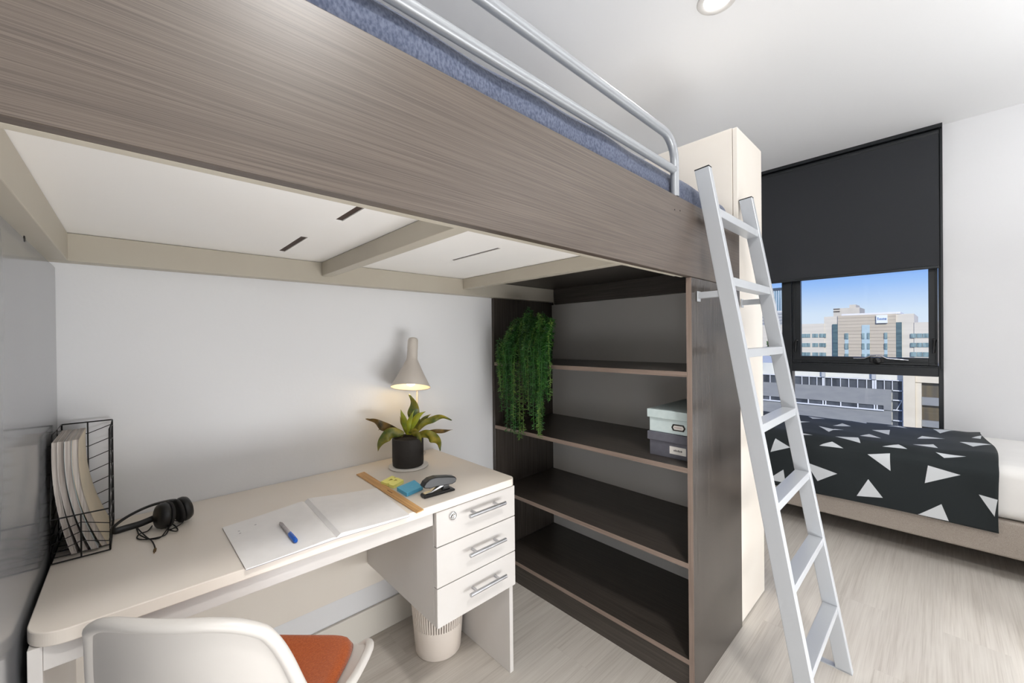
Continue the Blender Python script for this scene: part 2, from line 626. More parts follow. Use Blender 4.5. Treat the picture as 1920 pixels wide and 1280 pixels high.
holed_board(-.19, .535, YB + .024, DY - .004, 1.534, 1.548, [(.362, .380, .80, 1.02), (.347, .365, 1.24, 1.49)]).build('base_board', BASEM, loft)
holed_board(.5352, 1.188, YB + .024, DY - .004, 1.534, 1.548, [(.864, .878, .985, 1.255)]).build('base_board', BASEM, loft)
bb = box(1.1882, XE - .002, YB + .024, DY - .004, 1.534, 1.548).build('base_board', WOODY, loft)  # dark laminate puts the deep shade over the bookcase into the colour
bb['label'] = 'woodgrain base board over the bookcase, coloured dark for the shade there'
SLOT_SHADE = mat('slot_shade_brown', srgb(66, 48, 38), .7, noise=(60, srgb(58, 42, 34)))  # dark strips fill the slots, standing in for the shade inside them
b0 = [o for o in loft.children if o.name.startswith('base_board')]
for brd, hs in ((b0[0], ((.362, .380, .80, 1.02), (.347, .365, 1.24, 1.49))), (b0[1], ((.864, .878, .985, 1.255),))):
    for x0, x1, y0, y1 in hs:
        box(x0, x1, y0, y1, 1.5365, 1.5475).build('slot_shade_strip', SLOT_SHADE, brd)
# guard rail: two horizontal bars ending in one bent post
gr = MB()
gy = .5965
arc = [(-0.6, gy, 1.888)]
arc += [(1.225 - .0 + .075 * math.sin(t), gy, 1.888 - .075 + .075 * math.cos(t)) for t in [PI / 2 * k / 10 for k in range(11)]]
arc += [(1.30, gy, 1.699)]
gr.tube(arc, .0135, 16)
TUBE = mat('grey_steel_tube', srgb(160, 163, 167), 0.34, 0.4, bump=(500, 0.02))
gb = gr.build('guard_rail', TUBE, loft)
MB().tube([(-0.6, gy, 1.785), (1.293, gy, 1.785)], .0125, 14).build('lower_bar', TUBE, gb)

DENIM = mat('navy_heather_cover', srgb(66, 73, 92), .9, noise=(220, srgb(98, 104, 122), 10), bump=(18, .25), spec=.2, stretch=(1, 1, .6), sheen=.1)


def cushion_mesh(x0, x1, y0, y1, z0, z1, r, nx, ny, amp=.0, seed=0, fr=6.0):
    """soft rounded slab with slightly lumpy sides"""
    rnd = random.Random(seed)
    ph = [(rnd.uniform(2, fr), rnd.uniform(2, fr), rnd.uniform(0, 6.28)) for _ in range(8)]

    def wob(p):
        return sum(math.sin(a * p.x * 3 + b * p.y * 3 + p.z * 9 + c) for a, b, c in ph) / 8 * amp
    m = MB()
    cx, cy = (x0 + x1) / 2, (y0 + y1) / 2
    hx, hy, hz = (x1 - x0) / 2, (y1 - y0) / 2, (z1 - z0) / 2
    # loops from bottom centre to top centre
    loops = []
    prof = [(-1, 1.0)]
    K = 6
    for k in range(K + 1):
        a = -PI / 2 + PI / 2 * k / K
        prof.append((None, a))
    per = []
    def ring(inset, z):
        pts = []
        rr = max(r - inset, .004)
        X, Y = hx - inset, hy - inset
        for cxx, cyy, a0 in ((X - rr, Y - rr, 0), (-X + rr, Y - rr, PI / 2), (-X + rr, -Y + rr, PI), (X - rr, -Y + rr, 1.5 * PI)):
            for k in range(5):
                a = a0 + PI / 2 * k / 4
                pts.append(Vector((cx + cxx + rr * math.cos(a), cy + cyy + rr * math.sin(a), z)))
        # subdivide long sides
        out = []
        for i in range(len(pts)):
            p, q = pts[i], pts[(i + 1) % len(pts)]
            d = (q - p).length
            n = nx if (i % 5 == 4 and i in (4, 14)) else (ny if i % 5 == 4 else 1)
            for k in range(n):
                out.append(p.lerp(q, k / n))
        return out
    rz = min(r, hz * .95)
    rows = []
    for k in range(7):
        a = PI / 2 * k / 6
        rows.append((rz * (1 - math.sin(a)), z0 + rz * (1 - math.cos(a))))
    for k in range(7):
        a = PI / 2 * k / 6
        rows.append((rz * (1 - math.cos(a)), z1 - rz * (1 - math.sin(a))))
    vs, n = [], None
    for ins, z in rows:
        rg = ring(ins, z)
        n = len(rg)
        for p in rg:
            d = Vector((p.x - cx, p.y - cy, 0))
            d = d.normalized() if d.length > 0 else d
            vs.append(p + d * wob(p) + Vector((0, 0, wob(p) * .4 if z > z0 + hz else 0)))
    fs = []
    for i in range(len(rows) - 1):
        for k in range(n):
            k2 = (k + 1) % n
            fs.append((i * n + k, i * n + k2, (i + 1) * n + k2, (i + 1) * n + k))
    fs.append(tuple(reversed(range(n))))
    fs.append(tuple(range((len(rows) - 1) * n, len(rows) * n)))
    m.add(vs, fs, True)
    return m


lm = cushion_mesh(-.16, 1.865, .612, 1.635, 1.549, 1.806, .055, 90, 24, .010, 3, 9.0)
lm.add([], [])
mo = lm.build('mattress', DENIM)
tag(mo, 'navy heather mattress lying on the loft bed behind the guard rail', 'mattress')

# grey glossy panel at the left end
pn = thing('end_panel', 'glossy grey panel standing at the left end of the cream desk', 'panel', (-.17, 1.1, 0))
box(-.175, -.156, YB + .03, DY - .003, 0.0, 1.444).build('panel_board', GREYP, pn, bevel=.001)
for p in (px(46, 448, 'x', -.156), px(105, 503, 'x', -.156)):
    MB().lathe([(0, -.001), (.007, -.001), (.006, .0006), (0, .001)], 12, Matrix.Translation((-.1558, p.y, p.z)) @ Matrix.Rotation(PI / 2, 4, 'Y')).build('screw_head', BLACKP, pn)

# ------------------------------------------------------------------ bookcase
bc = thing('bookcase', 'dark woodgrain open bookcase under the right end of the loft bed', 'bookcase', (1.64, 1.1, 0))
box(XB, XE, YB, YB + .018, 0, 1.443).build('side_panel', WOODZ, bc, bevel=.0012)
box(XB, XE, DY - .020, DY - .002, 0, 1.457).build('side_panel', WOODZ, bc, bevel=.0012)
XK = 1.862
bp_ = box(XK, XE - .002, YB + .018, DY - .020, 0.012, 1.443).build('back_panel', mat('grey_white_back', srgb(196, 193, 189), .55, noise=(3, srgb(193, 190, 186))), bc)
bp_['label'] = 'plain pale grey back panel'
for z in (1.117, .782, .450, .114):
    sh = box(XB + .002, XK, YB + .0185, DY - .0205, z - .018, z).build('shelf', WOODY, bc)
    box(XB + .0008, XB + .002, YB + .0185, DY - .0205, z - .018, z).build('edge_band', EDGEB, sh)
box(XB + .010, XB + .028, YB + .0185, DY - .0205, 0.0, .096).build('kick_board', WOODY, bc)
box(XK - .02, XK - .0005, YB + .0265, YR - .001, 1.444, 1.5335).build('top_rail', WOODY, bc)
box(XB - .0008, XB, YB, YB + .018, 0, 1.443).build('edge_band', wood('brown_edge_band_z', 'z', srgb(116, 100, 90), srgb(136, 119, 108), srgb(150, 132, 121), .45), bc)

# ------------------------------------------------------------------ wardrobe behind the bookcase
wd = thing('wardrobe', 'tall cream wardrobe standing behind the bookcase and ladder', 'wardrobe', (2.05, 1.1, 0))
box(1.882, 2.222, .612, DY - .004, 0, 2.135).build('carcass', CREAM, wd, bevel=.001)
wdoor = box(1.884, 2.220, .5915, .610, .004, 2.133).build('door', CREAM, wd, bevel=.0015)
h = MB()
for x0, x1, z0, z1 in ((1.93, 2.032, 1.028, 1.033), (1.93, 2.032, .868, .873), (2.027, 2.032, .868, 1.033), (1.93, 1.935, .868, 1.033)):
    h.box(x0, x1, .588, .5925, z0, z1)
h.build('handle', mat('bronze_pull', srgb(96, 88, 80), .4, .5, noise=(20, srgb(90, 82, 74))), wdoor)

# ------------------------------------------------------------------ desk
dk = thing('desk', 'cream desk with three drawers against the white wall under the loft bed', 'desk', (.44, 1.36, 0))
DZ = .725
x0, x1, yf, yb = XL + .004, 1.023, 1.077, DY - .003
top = []
for (cx, cy, r, a0, s) in ((x1 - .028, yf + .028, .028, 0, -1), (x0 + .06, yf + .06, .06, -PI / 2, -1)):
    for k in range(25):
        a = a0 + s * PI / 2 * k / 24
        top.append((cx + r * math.cos(a), cy + r * math.sin(a), DZ - .026))
top += [(x0, yb, DZ - .026), (x1, yb, DZ - .026)]
MB().prism(top, (0, 0, .026)).build('top', DESKM, dk, bevel=.002)
box(x0 + .0222, .680, 1.098, 1.114, .652, .698).build('apron', DRAWM, dk, bevel=.001)
box(x0 + .02, .80, 1.612, 1.630, .228, .698).build('modesty_panel', CREAM, dk, bevel=.001)
box(1.001, 1.018, 1.096, DY - .016, 0, .698).build('end_panel', DRAWM, dk, bevel=.001)
box(x0 + .004, x0 + .022, 1.096, DY - .016, 0, .698).build('end_panel', DRAWM, dk, bevel=.001)
MB().box(.684, .700, 1.104, DY - .04, .328, .698).box(.9835, 1.0005, 1.104, DY - .04, .328, .698).box(.700, .9835, 1.104, DY - .04, .328, .344).box(.700, .9835, DY - .056, DY - .04, .344, .698).build('pedestal', DRAWM, dk, bevel=.001)
for i, (z0, z1) in enumerate(((.584, .694), (.454, .581), (.327, .451))):
    d = box(.684, 1.022, 1.085, 1.103, z0, z1).build('drawer', DRAWM, dk, bevel=.0015)
    zh = (.659, .530, .4005)[i]
    hm = MB().tube([(.792, 1.055, zh), (.950, 1.055, zh)], .0062, 12)
    for xx in (.822, .920):
        hm.tube([(xx, 1.055, zh), (xx, 1.086, zh)], .0048, 10)
    hm.build('handle', STEEL, d)
    if i == 0:
        MB().lathe([(0, .004), (.006, .0045), (.008, .006), (.0125, .006), (.0135, .004), (.0135, 0)], 24, Matrix.Translation((.744, 1.085, .668)) @ Matrix.Rotation(PI / 2, 4, 'X')).box(.7415, .7465, 1.078, 1.0815, .660, .676).build('lock', CHROME, d)

# waste bin under the drawers
bn = thing('waste_bin', 'small white slotted waste bin on the floor under the drawers', 'bin', (.885, 1.40, 0))
prof = [(0, .002), (.082, .002), (.086, 0), (.090, .006), (.112, .24), (.114, .272), (.117, .275), (.114, .278), (.110, .275), (.087, .010), (0, .010)]
bcx, bcy = .885, 1.40
bm_ = MB()
TMb = Matrix.Translation((bcx, bcy, 0))
bm_.lathe([(0, .002), (.082, .001), (.087, 0), (.090, .004), (.0985, .112)], 96, TMb)
bm_.lathe([(.0945, .112), (.086, .010), (0, .010)], 96, TMb)
bm_.lathe([(.0985, .112), (.0945, .112)], 96, TMb)
bm_.lathe([(.1085, .228), (.111, .268), (.115, .272), (.112, .276), (.107, .268), (.1045, .228), (.1085, .228)], 96, TMb)
for k in range(64):  # the slotted band: upright ribs with gaps between
    a0 = 2 * PI * k / 64
    ca, sa = Vector((math.cos(a0), math.sin(a0), 0)), Vector((-math.sin(a0), math.cos(a0), 0))
    q = []
    for z, r in ((.110, .0965), (.230, .1066)):
        for dr, dt in ((-.0018, -.0032), (-.0018, .0032), (.0018, .0032), (.0018, -.0032)):
            q.append(Vector((bcx, bcy, z)) + ca * (r + dr) + sa * dt)
    bm_.add(q, [(3, 2, 1, 0), (4, 5, 6, 7), (0, 1, 5, 4), (1, 2, 6, 5), (2, 3, 7, 6), (3, 0, 4, 7)])
bm_.build('bin_body', BINM, bn)

# ------------------------------------------------------------------ chair
CF = Vector((.70, .714, 0)).normalized()
CRt = Vector((CF.y, -CF.x, 0))
CH = Vector((.206, 1.026, 0))
ch = thing('chair', 'white moulded shell chair with orange seat pad at the desk', 'chair', CH)


def shell_profile(t):
    """centre line of the shell: (forward, height, half width, edge forward lift, edge up lift)"""
    K = [(0.00, .182, .430, .120, .0, .004),
         (0.10, .166, .450, .158, .0, .012),
         (0.25, .100, .442, .196, .0, .045),
         (0.42, -.040, .430, .204, .0, .080),
         (0.54, -.140, .440, .200, .015, .100),
         (0.64, -.195, .490, .194, .028, .085),
         (0.76, -.228, .600, .184, .036, .035),
         (0.90, -.250, .730, .160, .036, .004),
         (1.00, -.266, .806, .138, .030, -.004)]
    for a, b in zip(K, K[1:]):
        if t <= b[0]:
            w_ = (t - a[0]) / (b[0] - a[0])
            return [p + (q - p) * w_ for p, q in zip(a[1:], b[1:])]
    return list(K[-1][1:])


def smooth_profile(t):
    acc = [0] * 5
    ws = 0
    for k in range(-4, 5):
        tt = min(1, max(0, t + k * .02))
        w_ = 1 - abs(k) / 5.5
        acc = [x + w_ * y for x, y in zip(acc, shell_profile(tt))]
        ws += w_
    return [x / ws for x in acc]


def chair_pt(u, v):
    f_, h_, w_, ef, eu = smooth_profile(u)
    s_ = 2 * v - 1
    # round the two ends of the shell
    e = 1.0
    if u > .93:
        e = 1
    k = abs(s_) ** 2.2
    drop = 0
    if u > .80:
        drop = -.026 * ((u - .80) / .20) ** 2 * abs(s_) ** 4
    fr = 0
    if u < .22:
        fr = -.085 * ((.22 - u) / .22) ** 1.5 * abs(s_) ** 2.5
    P = CH + CF * (f_ + ef * k + fr) + CRt * (s_ * w_)
    P.z = h_ + eu * k + drop
    return P


NU, NV = 56, 28
sm = MB().grid(chair_pt, NU, NV)
shell = sm.build('shell', WHITEP, ch, solid=.006, sub=1)
# rolled rim all round the shell
rim = [chair_pt(i / NU, 0) for i in range(NU + 1)] + [chair_pt(1, j / NV) for j in range(1, NV + 1)] + \
      [chair_pt(1 - i / NU, 1) for i in range(1, NU + 1)] + [chair_pt(0, 1 - j / NV) for j in range(1, NV)]
MB().tube(rim, .0105, 12, closed=True).build('rim', WHITEP, ch)


def pad_pt(u, v, up):
    uu = .09 + u * .44
    q = chair_pt(uu, .5 + (v - .5) * (.78))
    b = (1 - (2 * v - 1) ** 6) * (1 - (2 * u - 1) ** 8)
    return q + Vector((0, 0, .008 + up * .022 * max(b, 0) ** .5))


pd = MB()
pd.grid(lambda u, v: pad_pt(u, v, 1), 24, 20)
pd.grid(lambda u, v: pad_pt(u, v, 0), 24, 20, flip=True)
pad = pd.build('seat_pad', ORANGE, ch, weld=True)
pad['label'] = 'orange felt seat pad'
for a_, b_ in ((.09, .10), (.09, -.10), (-.10, .10), (-.10, -.10)):
    P0 = CH + CF * a_ + CRt * b_ + Vector((0, 0, .425 + (.0 if a_ > 0 else .0)))
    P1 = CH + CF * (a_ * 1.25) + CRt * (b_ * 1.2)
    MB().tube([P0, P1], [.014, .010], 12).build('leg', PALEW, ch)

# ------------------------------------------------------------------ things on the desk
TZ = DZ
# table lamp
LB = Vector((.806, 1.481, TZ))
lampm = mat('warm_grey_lamp', srgb(206, 198, 188), .45, noise=(8, srgb(203, 194, 184)))
lamp = thing('table_lamp', 'lit grey cone table lamp standing behind the potted fern', 'lamp', LB)
MB().lathe([(0, .001), (.076, .001), (.078, .003), (.078, .007), (.075, .009), (0, .009)], 48, Matrix.Translation(LB)).build('base', mat('white_lamp_base', srgb(226, 221, 213), .4, noise=(8, srgb(223, 217, 209))), lamp)
SP = Vector((.852, 1.520, 0))
cdir = Vector((CAM.x - .84, CAM.y - 1.52, 0)).normalized()
tl = math.radians(17)
dn = (cdir * math.sin(tl) + Vector((0, 0, -math.cos(tl)))).normalized()   # opening direction
dn = (dn + _R * -.06).normalized()
so = at(770, 726, 1.68)
q = (-dn).to_track_quat('Z', 'Y').to_matrix().to_4x4()
TL = Matrix.Translation(so) @ q
MB().lathe([(.0795, .002), (.0815, 0), (.0815, .002), (.052, .058), (.024, .118), (.0225, .124), (.0215, .165), (.0222, .168), (.0215, .205), (.018, .213), (.010, .216), (0, .216)], 48, TL).lathe([(.0795, .002), (.050, .058), (.022, .118), (0, .122)], 48, TL).build('shade', lampm, lamp)
st_top = so - dn * .12
vd = Vector((_F.x, _F.y, 0)).normalized()
MB().tube(smooth_path([Vector((SP.x, SP.y, TZ + .008)), Vector((SP.x, SP.y, TZ + .008)).lerp(so + vd * .10 + Vector((.008, -.004, -.02)), .5), so + vd * .10 + Vector((.004, -.002, 0)), so + vd * .098 + Vector((0, 0, .06)), so - dn * .155 + vd * .015]), .0050, 10).build('stem', mat('lamp_stem', srgb(205, 198, 190), .4, noise=(8, srgb(200, 192, 184))), lamp)
BULB = mat('lit_bulb', (1, .85, .55, 1), .4, noise=(10, (1, .85, .55, 1)), emit=((1, .82, .50, 1), 3.2))
MB().lathe([(0, -.030), (.012, -.027), (.020, -.018), (.0225, -.006), (.020, .008), (.013, .022), (.011, .05), (0, .05)], 24, TL @ Matrix.Translation((0, 0, .034))).build('bulb', BULB, lamp)
pl = light('lamp_glow', 'POINT', tuple(so + dn * .010), .38, (1, .74, .40), .018)
cb = [Vector((SP.x + .02, SP.y + .03, TZ + .003)), Vector((.93, 1.575, TZ + .003)), Vector((.96, 1.61, TZ + .003)), Vector((.965, 1.640, TZ + .003))]
MB().tube(cb, .0025, 8).build('cord', mat('white_cord', srgb(215, 208, 200), .5, noise=(30, srgb(210, 203, 195))), lamp)

# potted fern standing on the lamp base
PC = Vector((.800, 1.474, TZ + .0095))
fern = thing('potted_fern', 'staghorn fern with yellow-green leaves in a black pot on the desk', 'plant', PC)
TP = Matrix.Translation(PC)
MB().lathe([(0, 0), (.055, 0), (.060, .004), (.0615, .02), (.0615, .108), (.060, .112), (.056, .112), (.055, .105), (.055, .095), (0, .095)], 40, TP).build('pot', mat('matte_black_pot', srgb(38, 34, 31), .7, noise=(60, srgb(44, 39, 36)), bump=(200, .05)), fern)
MB().lathe([(0, .104), (.03, .103), (.0545, .098)], 24, TP).build('soil', mat('dark_soil', srgb(24, 20, 16), .95, noise=(200, srgb(40, 34, 26)), bump=(200, .8)), fern)
LEAFA = mat('olive_leaf', srgb(64, 82, 24), .42, noise=(22, srgb(150, 134, 36), 3), bump=(60, .15))
LEAFB = mat('bright_leaf', srgb(112, 128, 22), .42, noise=(26, srgb(150, 150, 30), 3), bump=(60, .15))
LEAFC = mat('bronze_leaf', srgb(62, 52, 20), .42, noise=(30, srgb(122, 92, 30), 3), bump=(60, .15))
PT = (PC - CAM).dot(_F)


def leaf(pts, w, dt, m, wav=.0, face=0.0):
    n = 16
    P = [at(p[0], p[1], PT + d) for p, d in zip(pts, dt)]

    def bez(t):
        a, b, c = P
        ctrl = b * 2 - (a + c) * .5
        return a * (1 - t) ** 2 + ctrl * 2 * t * (1 - t) + c * t * t
    wid = w / 754 * PT / 2
    m_ = MB()
    vs, fs = [], []
    for i in range(n + 1):
        t = i / n
        c = bez(t)
        tg = (bez(min(t + .02, 1)) - bez(max(t - .02, 0))).normalized()
        side = tg.cross(_F)
        side = side.normalized() if side.length > 1e-4 else _R
        side = (side * math.cos(face) + _F * math.sin(face)).normalized()
        nr = tg.cross(side).normalized()
        k = wid * (.30 + 1.0 * math.sin(PI * min(1, t * .95 + .05)) ** .8) * (1 - t ** 5) / 1.12
        if t > .999:
            k = .0004
        wv = math.sin(t * 13 + w) * wav * 1.7 * wid
        for s in (-1, -.5, 0, .5, 1):
            vs.append(c + side * (k * s + (wv * .35)) + nr * (wv * s * .9 - abs(s) * k * .28))
    for i in range(n):
        for j in range(4):
            b = i * 5 + j
            fs.append((b, b + 1, b + 6, b + 5))
    m_.add(vs, fs, True)
    return m_.build('leaf', m, fern, solid=.0012, sub=1)


z0 = (0, 0, 0)
leaf(((769, 815), (776, 774), (768, 738)), 20, (0, .02, .02), LEAFA, .25)
leaf(((757, 815), (718, 798), (687, 783)), 14, (0, -.02, -.01), LEAFC, .35)
leaf(((757, 815), (728, 802), (709, 806)), 8, (0, .02, .03), LEAFC, .2)
leaf(((757, 814), (726, 816), (708, 847)), 19, (-.02, -.05, -.06), LEAFA, .15)
leaf(((764, 815), (758, 790), (751, 767)), 10, (-.01, -.01, -.01), LEAFB, .1)
leaf(((767, 815), (778, 787), (798, 771)), 11, (-.01, -.02, -.02), LEAFB, .1)
leaf(((766, 815), (767, 792), (777, 768)), 8, (-.015, -.03, -.03), LEAFB, .1)
leaf(((775, 813), (790, 791), (808, 776)), 10, (0, .01, .02), LEAFA, .1)
leaf(((776, 813), (812, 785), (848, 787)), 11, (0, .0, .0), LEAFA, .35)
leaf(((780, 813), (818, 809), (849, 806)), 8, (0, .02, .02), LEAFC, .3)
leaf(((782, 814), (812, 820), (827, 845)), 17, (-.01, -.03, -.03), LEAFA, .25)
leaf(((771, 814), (783, 816), (790, 830)), 9, (-.03, -.06, -.075), LEAFA, .15)
leaf(((763, 814), (755, 795), (750, 780)), 6, (0, .01, .01), LEAFA, .1)
leaf(((766, 812), (778, 808), (786, 812)), 8, (-.02, -.04, -.05), LEAFA, .1)

# wooden ruler
RUL = wood('ruler_wood', 'y', srgb(186, 138, 84), srgb(206, 158, 102), srgb(222, 178, 122), .45, 200)
ry0, ry1 = (.613, 1.536), (.630, 1.535)
pA, pB, pC_, pD = px(668, 889, 'z', TZ + .003), px(683, 884, 'z', TZ + .003), px(795, 955, 'z', TZ + .003), px(781, 961, 'z', TZ + .003)
rb = (pA + pB + pC_ + pD) / 4
rt = thing('ruler', 'long wooden ruler lying on the desk beside the open notebook', 'ruler', (rb.x, rb.y, TZ))
MB().prism([(p.x, p.y, TZ + .0006) for p in (pA, pB, pC_, pD)], (0, 0, .003)).build('ruler_body', RUL, rt, bevel=.0006)
tk = MB()
e1, e2 = pA.copy(), pD.copy()
for k in range(1, 46):
    c = e1.lerp(e2, k / 46)
    inn = (pB - pA).normalized()
    ln = .008 if k % 5 == 0 else .005
    al = (e2 - e1).normalized()
    c = c + inn * (.001 + ln / 2)
    tk.obox((c.x, c.y, TZ + .00375), (al.x * .0002, al.y * .0002, 0), (inn.x * ln / 2, inn.y * ln / 2, 0), (0, 0, .0001))
mid = (pA + pB + pC_ + pD) / 4
al = (e2 - e1).normalized()
for k in range(5):  # small stamp in the middle
    c = mid + al * (-.02 + .008 * k) + al * .03
    tk.obox((c.x, c.y, TZ + .00375), (al.x * .0027, al.y * .0027, 0), (inn.x * .0022, inn.y * .0022, 0), (0, 0, .0001))
tk.build('markings', mat('brown_print', srgb(110, 70, 40), .6, noise=(50, srgb(105, 66, 36))), rt)

# sticky notes
YEL = mat('yellow_note_paper', srgb(252, 247, 150), .7, noise=(80, srgb(248, 242, 138)))
BLU = mat('blue_note_paper', srgb(104, 194, 232), .6, noise=(80, srgb(98, 188, 226)))


def pad_poly(pp, z):
    P = [px(u, v, 'z', z) for u, v in pp]
    return [(p.x, p.y, TZ + .0005) for p in P]


yp = pad_poly(((714, 902), (735, 891), (757, 899), (738, 910)), TZ + .012)
ty = thing('sticky_note_pad', 'yellow sticky note pad with torn notches beside the ruler', 'sticky notes', (yp[0][0], yp[0][1], TZ))
a_, b_, c_, d_ = [Vector(p) for p in yp]
lerp2 = lambda s, t: a_.lerp(b_, s).lerp(d_.lerp(c_, s), t)
MB().prism([lerp2(s, t) for s, t in ((0, 0), (1, 0), (1, .30), (.80, .36), (1, .42), (1, 1), (0, 1), (0, .62), (.14, .55), (0, .48))], (0, 0, .011)).build('pad_block', YEL, ty, bevel=.0006)
nt = MB()
nt.prism([lerp2(s, t) + Vector((0, 0, .0112)) for s, t in ((.35, .30), (.62, .28), (.60, .45))], (0, 0, .0004))
nt.prism([lerp2(s, t) + Vector((0, 0, .0112)) for s, t in ((.50, .58), (.74, .56), (.70, .72))], (0, 0, .0004))
nt.build('cut_mark', mat('olive_shadow_print', srgb(168, 150, 40), .7, noise=(80, srgb(160, 144, 40))), ty)
bp = pad_poly(((744, 913), (777, 899), (793, 911), (763, 924)), TZ + .013)
tb = thing('sticky_note_pad', 'bright blue sticky note pad next to the black stapler', 'sticky notes', (bp[0][0], bp[0][1], TZ))
MB().prism(bp, (0, 0, .012)).build('pad_block', BLU, tb, bevel=.0008)

# stapler
S0, S1 = px(792, 931, 'z', TZ + .004), px(849, 915, 'z', TZ + .004)
sd = (S1 - S0)
sd.z = 0
sl = sd.length
sd.normalize()
sn = Vector((-sd.y, sd.x, 0))
stp = thing('stapler', 'black stapler standing open on the desk above the drawers', 'stapler', (S0.x, S0.y, TZ))


def bar(pts, hw, m, nm, parent, bev=.002):
    """side outline (along, up) swept across the stapler's width"""
    poly = [Vector((S0.x, S0.y, TZ)) + sd * a + Vector((0, 0, h)) - sn * hw for a, h in pts]
    return MB().prism(poly, sn * (2 * hw)).build(nm, m, parent, bevel=bev)


bar([(0, .0006), (sl, .0006), (sl, .007), (sl * .85, .010), (.02, .010), (.004, .012), (0, .009)], .0155, BLACKP, 'base', stp)
bar([(.006, .0125), (.03, .016), (sl * .62, .030), (sl * .66, .024), (.03, .0118)], .008, STEEL, 'magazine', stp, .0005)
bar([(-.002, .040), (.006, .052), (.022, .060), (.045, .061), (sl - .02, .052), (sl + .002, .046), (sl + .008, .038), (sl + .004, .028), (sl - .01, .024), (sl * .70, .026), (.045, .029), (.020, .029), (.002, .033)], .0145, BLACKP, 'arm', stp, .003)
bar([(sl * .62, .010), (sl * .86, .010), (sl * .80, .032), (sl * .66, .032)], .009, BLACKP, 'hinge', stp, .001)

# open notebook
NB = [px(417, 987, 'z', TZ + .006), px(461, 1065, 'z', TZ + .006), px(571, 939, 'z', TZ + .006), px(632, 1006, 'z', TZ + .006), px(706, 915, 'z', TZ + .006), px(768, 965, 'z', TZ + .006)]
nb = thing('notebook', 'open white notebook lying on the desk in front of the wall', 'notebook', (.38, 1.21, TZ))
nL0, nL1, nM0, nM1, nR0, nR1 = NB
cov = MB()
cov.prism([(nL0.x, nL0.y, TZ + .0005), (nL1.x, nL1.y, TZ + .0005), (nM1.x, nM1.y, TZ + .0005), (nR1.x, nR1.y, TZ + .0005), (nR0.x, nR0.y, TZ + .0005), (nM0.x, nM0.y, TZ + .0005)], (0, 0, .0012))
cov.build('cover', mat('grey_cover', srgb(150, 146, 150), .6, noise=(30, srgb(144, 140, 144))), nb)


def page_block(e0, e1, g0, g1, h_out, h_in, nm, nlay):
    """page block arching from its outer edge into the gutter"""
    o = None
    m_ = MB()
    n = 22

    def hgt(t):
        arch = h_out + (h_in - h_out) * t ** 2
        return arch * (1 if t < .93 else max(0.25, 1 - ((t - .93) / .07) ** 2 * .75))
    tops = []
    for j, (e, g) in enumerate(((e0, g0), (e1, g1))):
        row = []
        for i in range(n + 1):
            t = i / n
            p = e.lerp(g, t)
            row.append(Vector((p.x, p.y, TZ + .0018 + hgt(t))))
        tops.append(row)
    vs, fs = [], []
    for i in range(n + 1):
        for j in (0, 1):
            vs.append(tops[j][i])
        for j in (0, 1):
            q_ = tops[j][i].copy()
            q_.z = TZ + .0018
            vs.append(q_)
    for i in range(n):
        a0, b0 = 4 * i, 4 * i + 4
        fs += [(a0, a0 + 1, b0 + 1, b0), (a0 + 2, b0 + 2, b0 + 3, a0 + 3), (a0, b0, b0 + 2, a0 + 2), (a0 + 1, a0 + 3, b0 + 3, b0 + 1)]
    fs += [(0, 2, 3, 1), (4 * n, 4 * n + 1, 4 * n + 3, 4 * n + 2)]
    m_.add(vs, fs)
    return m_.build(nm, PAPER, nb, weld=True)


page_block(nL0, nL1, nM0, nM1, .002, .007, 'page_block', 3)
page_block(nR0, nR1, nM0, nM1, .005, .012, 'page_block', 3)
PRINT = mat('pale_print', srgb(190, 182, 184), .8, noise=(60, srgb(186, 178, 180)))
# faint printed specks at the head of the left page
for u, v in ((448, 993), (479, 981), (512, 972), (540, 960), (547, 962), (450, 997)):
    p = px(u, v, 'z', TZ + .008)
    MB().obox((p.x, p.y, TZ + .0046), (.0022, 0, 0), (0, .0008, 0), (0, 0, .0005)).build('print_mark', PRINT, nb)

# ball pen
pn0, pn1 = px(525, 979, 'z', TZ + .011), px(555, 1014, 'z', TZ + .011)
pen = thing('pen', 'clear ballpoint pen with a blue cap resting on the notebook', 'pen', (pn0.x, pn0.y, TZ + .006))
pz = TZ + .0108
A, B = Vector((pn0.x, pn0.y, pz)), Vector((pn1.x, pn1.y, pz))
MB().tube([A, A.lerp(B, .04), A.lerp(B, .08), A.lerp(B, .66)], [.0016, .003, .0045, .0045], 8).build('barrel', mat('clear_grey_plastic', srgb(168, 160, 162), .2, noise=(40, srgb(190, 184, 186))), pen)
MB().tube([A.lerp(B, .64), A.lerp(B, .70), A.lerp(B, .97), B], [.0052, .0058, .0056, .004], 12).obox(tuple(A.lerp(B, .80) + Vector((0, 0, .0065))), tuple((B - A).normalized() * .02), (.0016, 0, 0), (0, 0, .0012)).build('cap', mat('blue_pen_cap', srgb(20, 96, 196), .3, noise=(40, srgb(16, 88, 186))), pen)

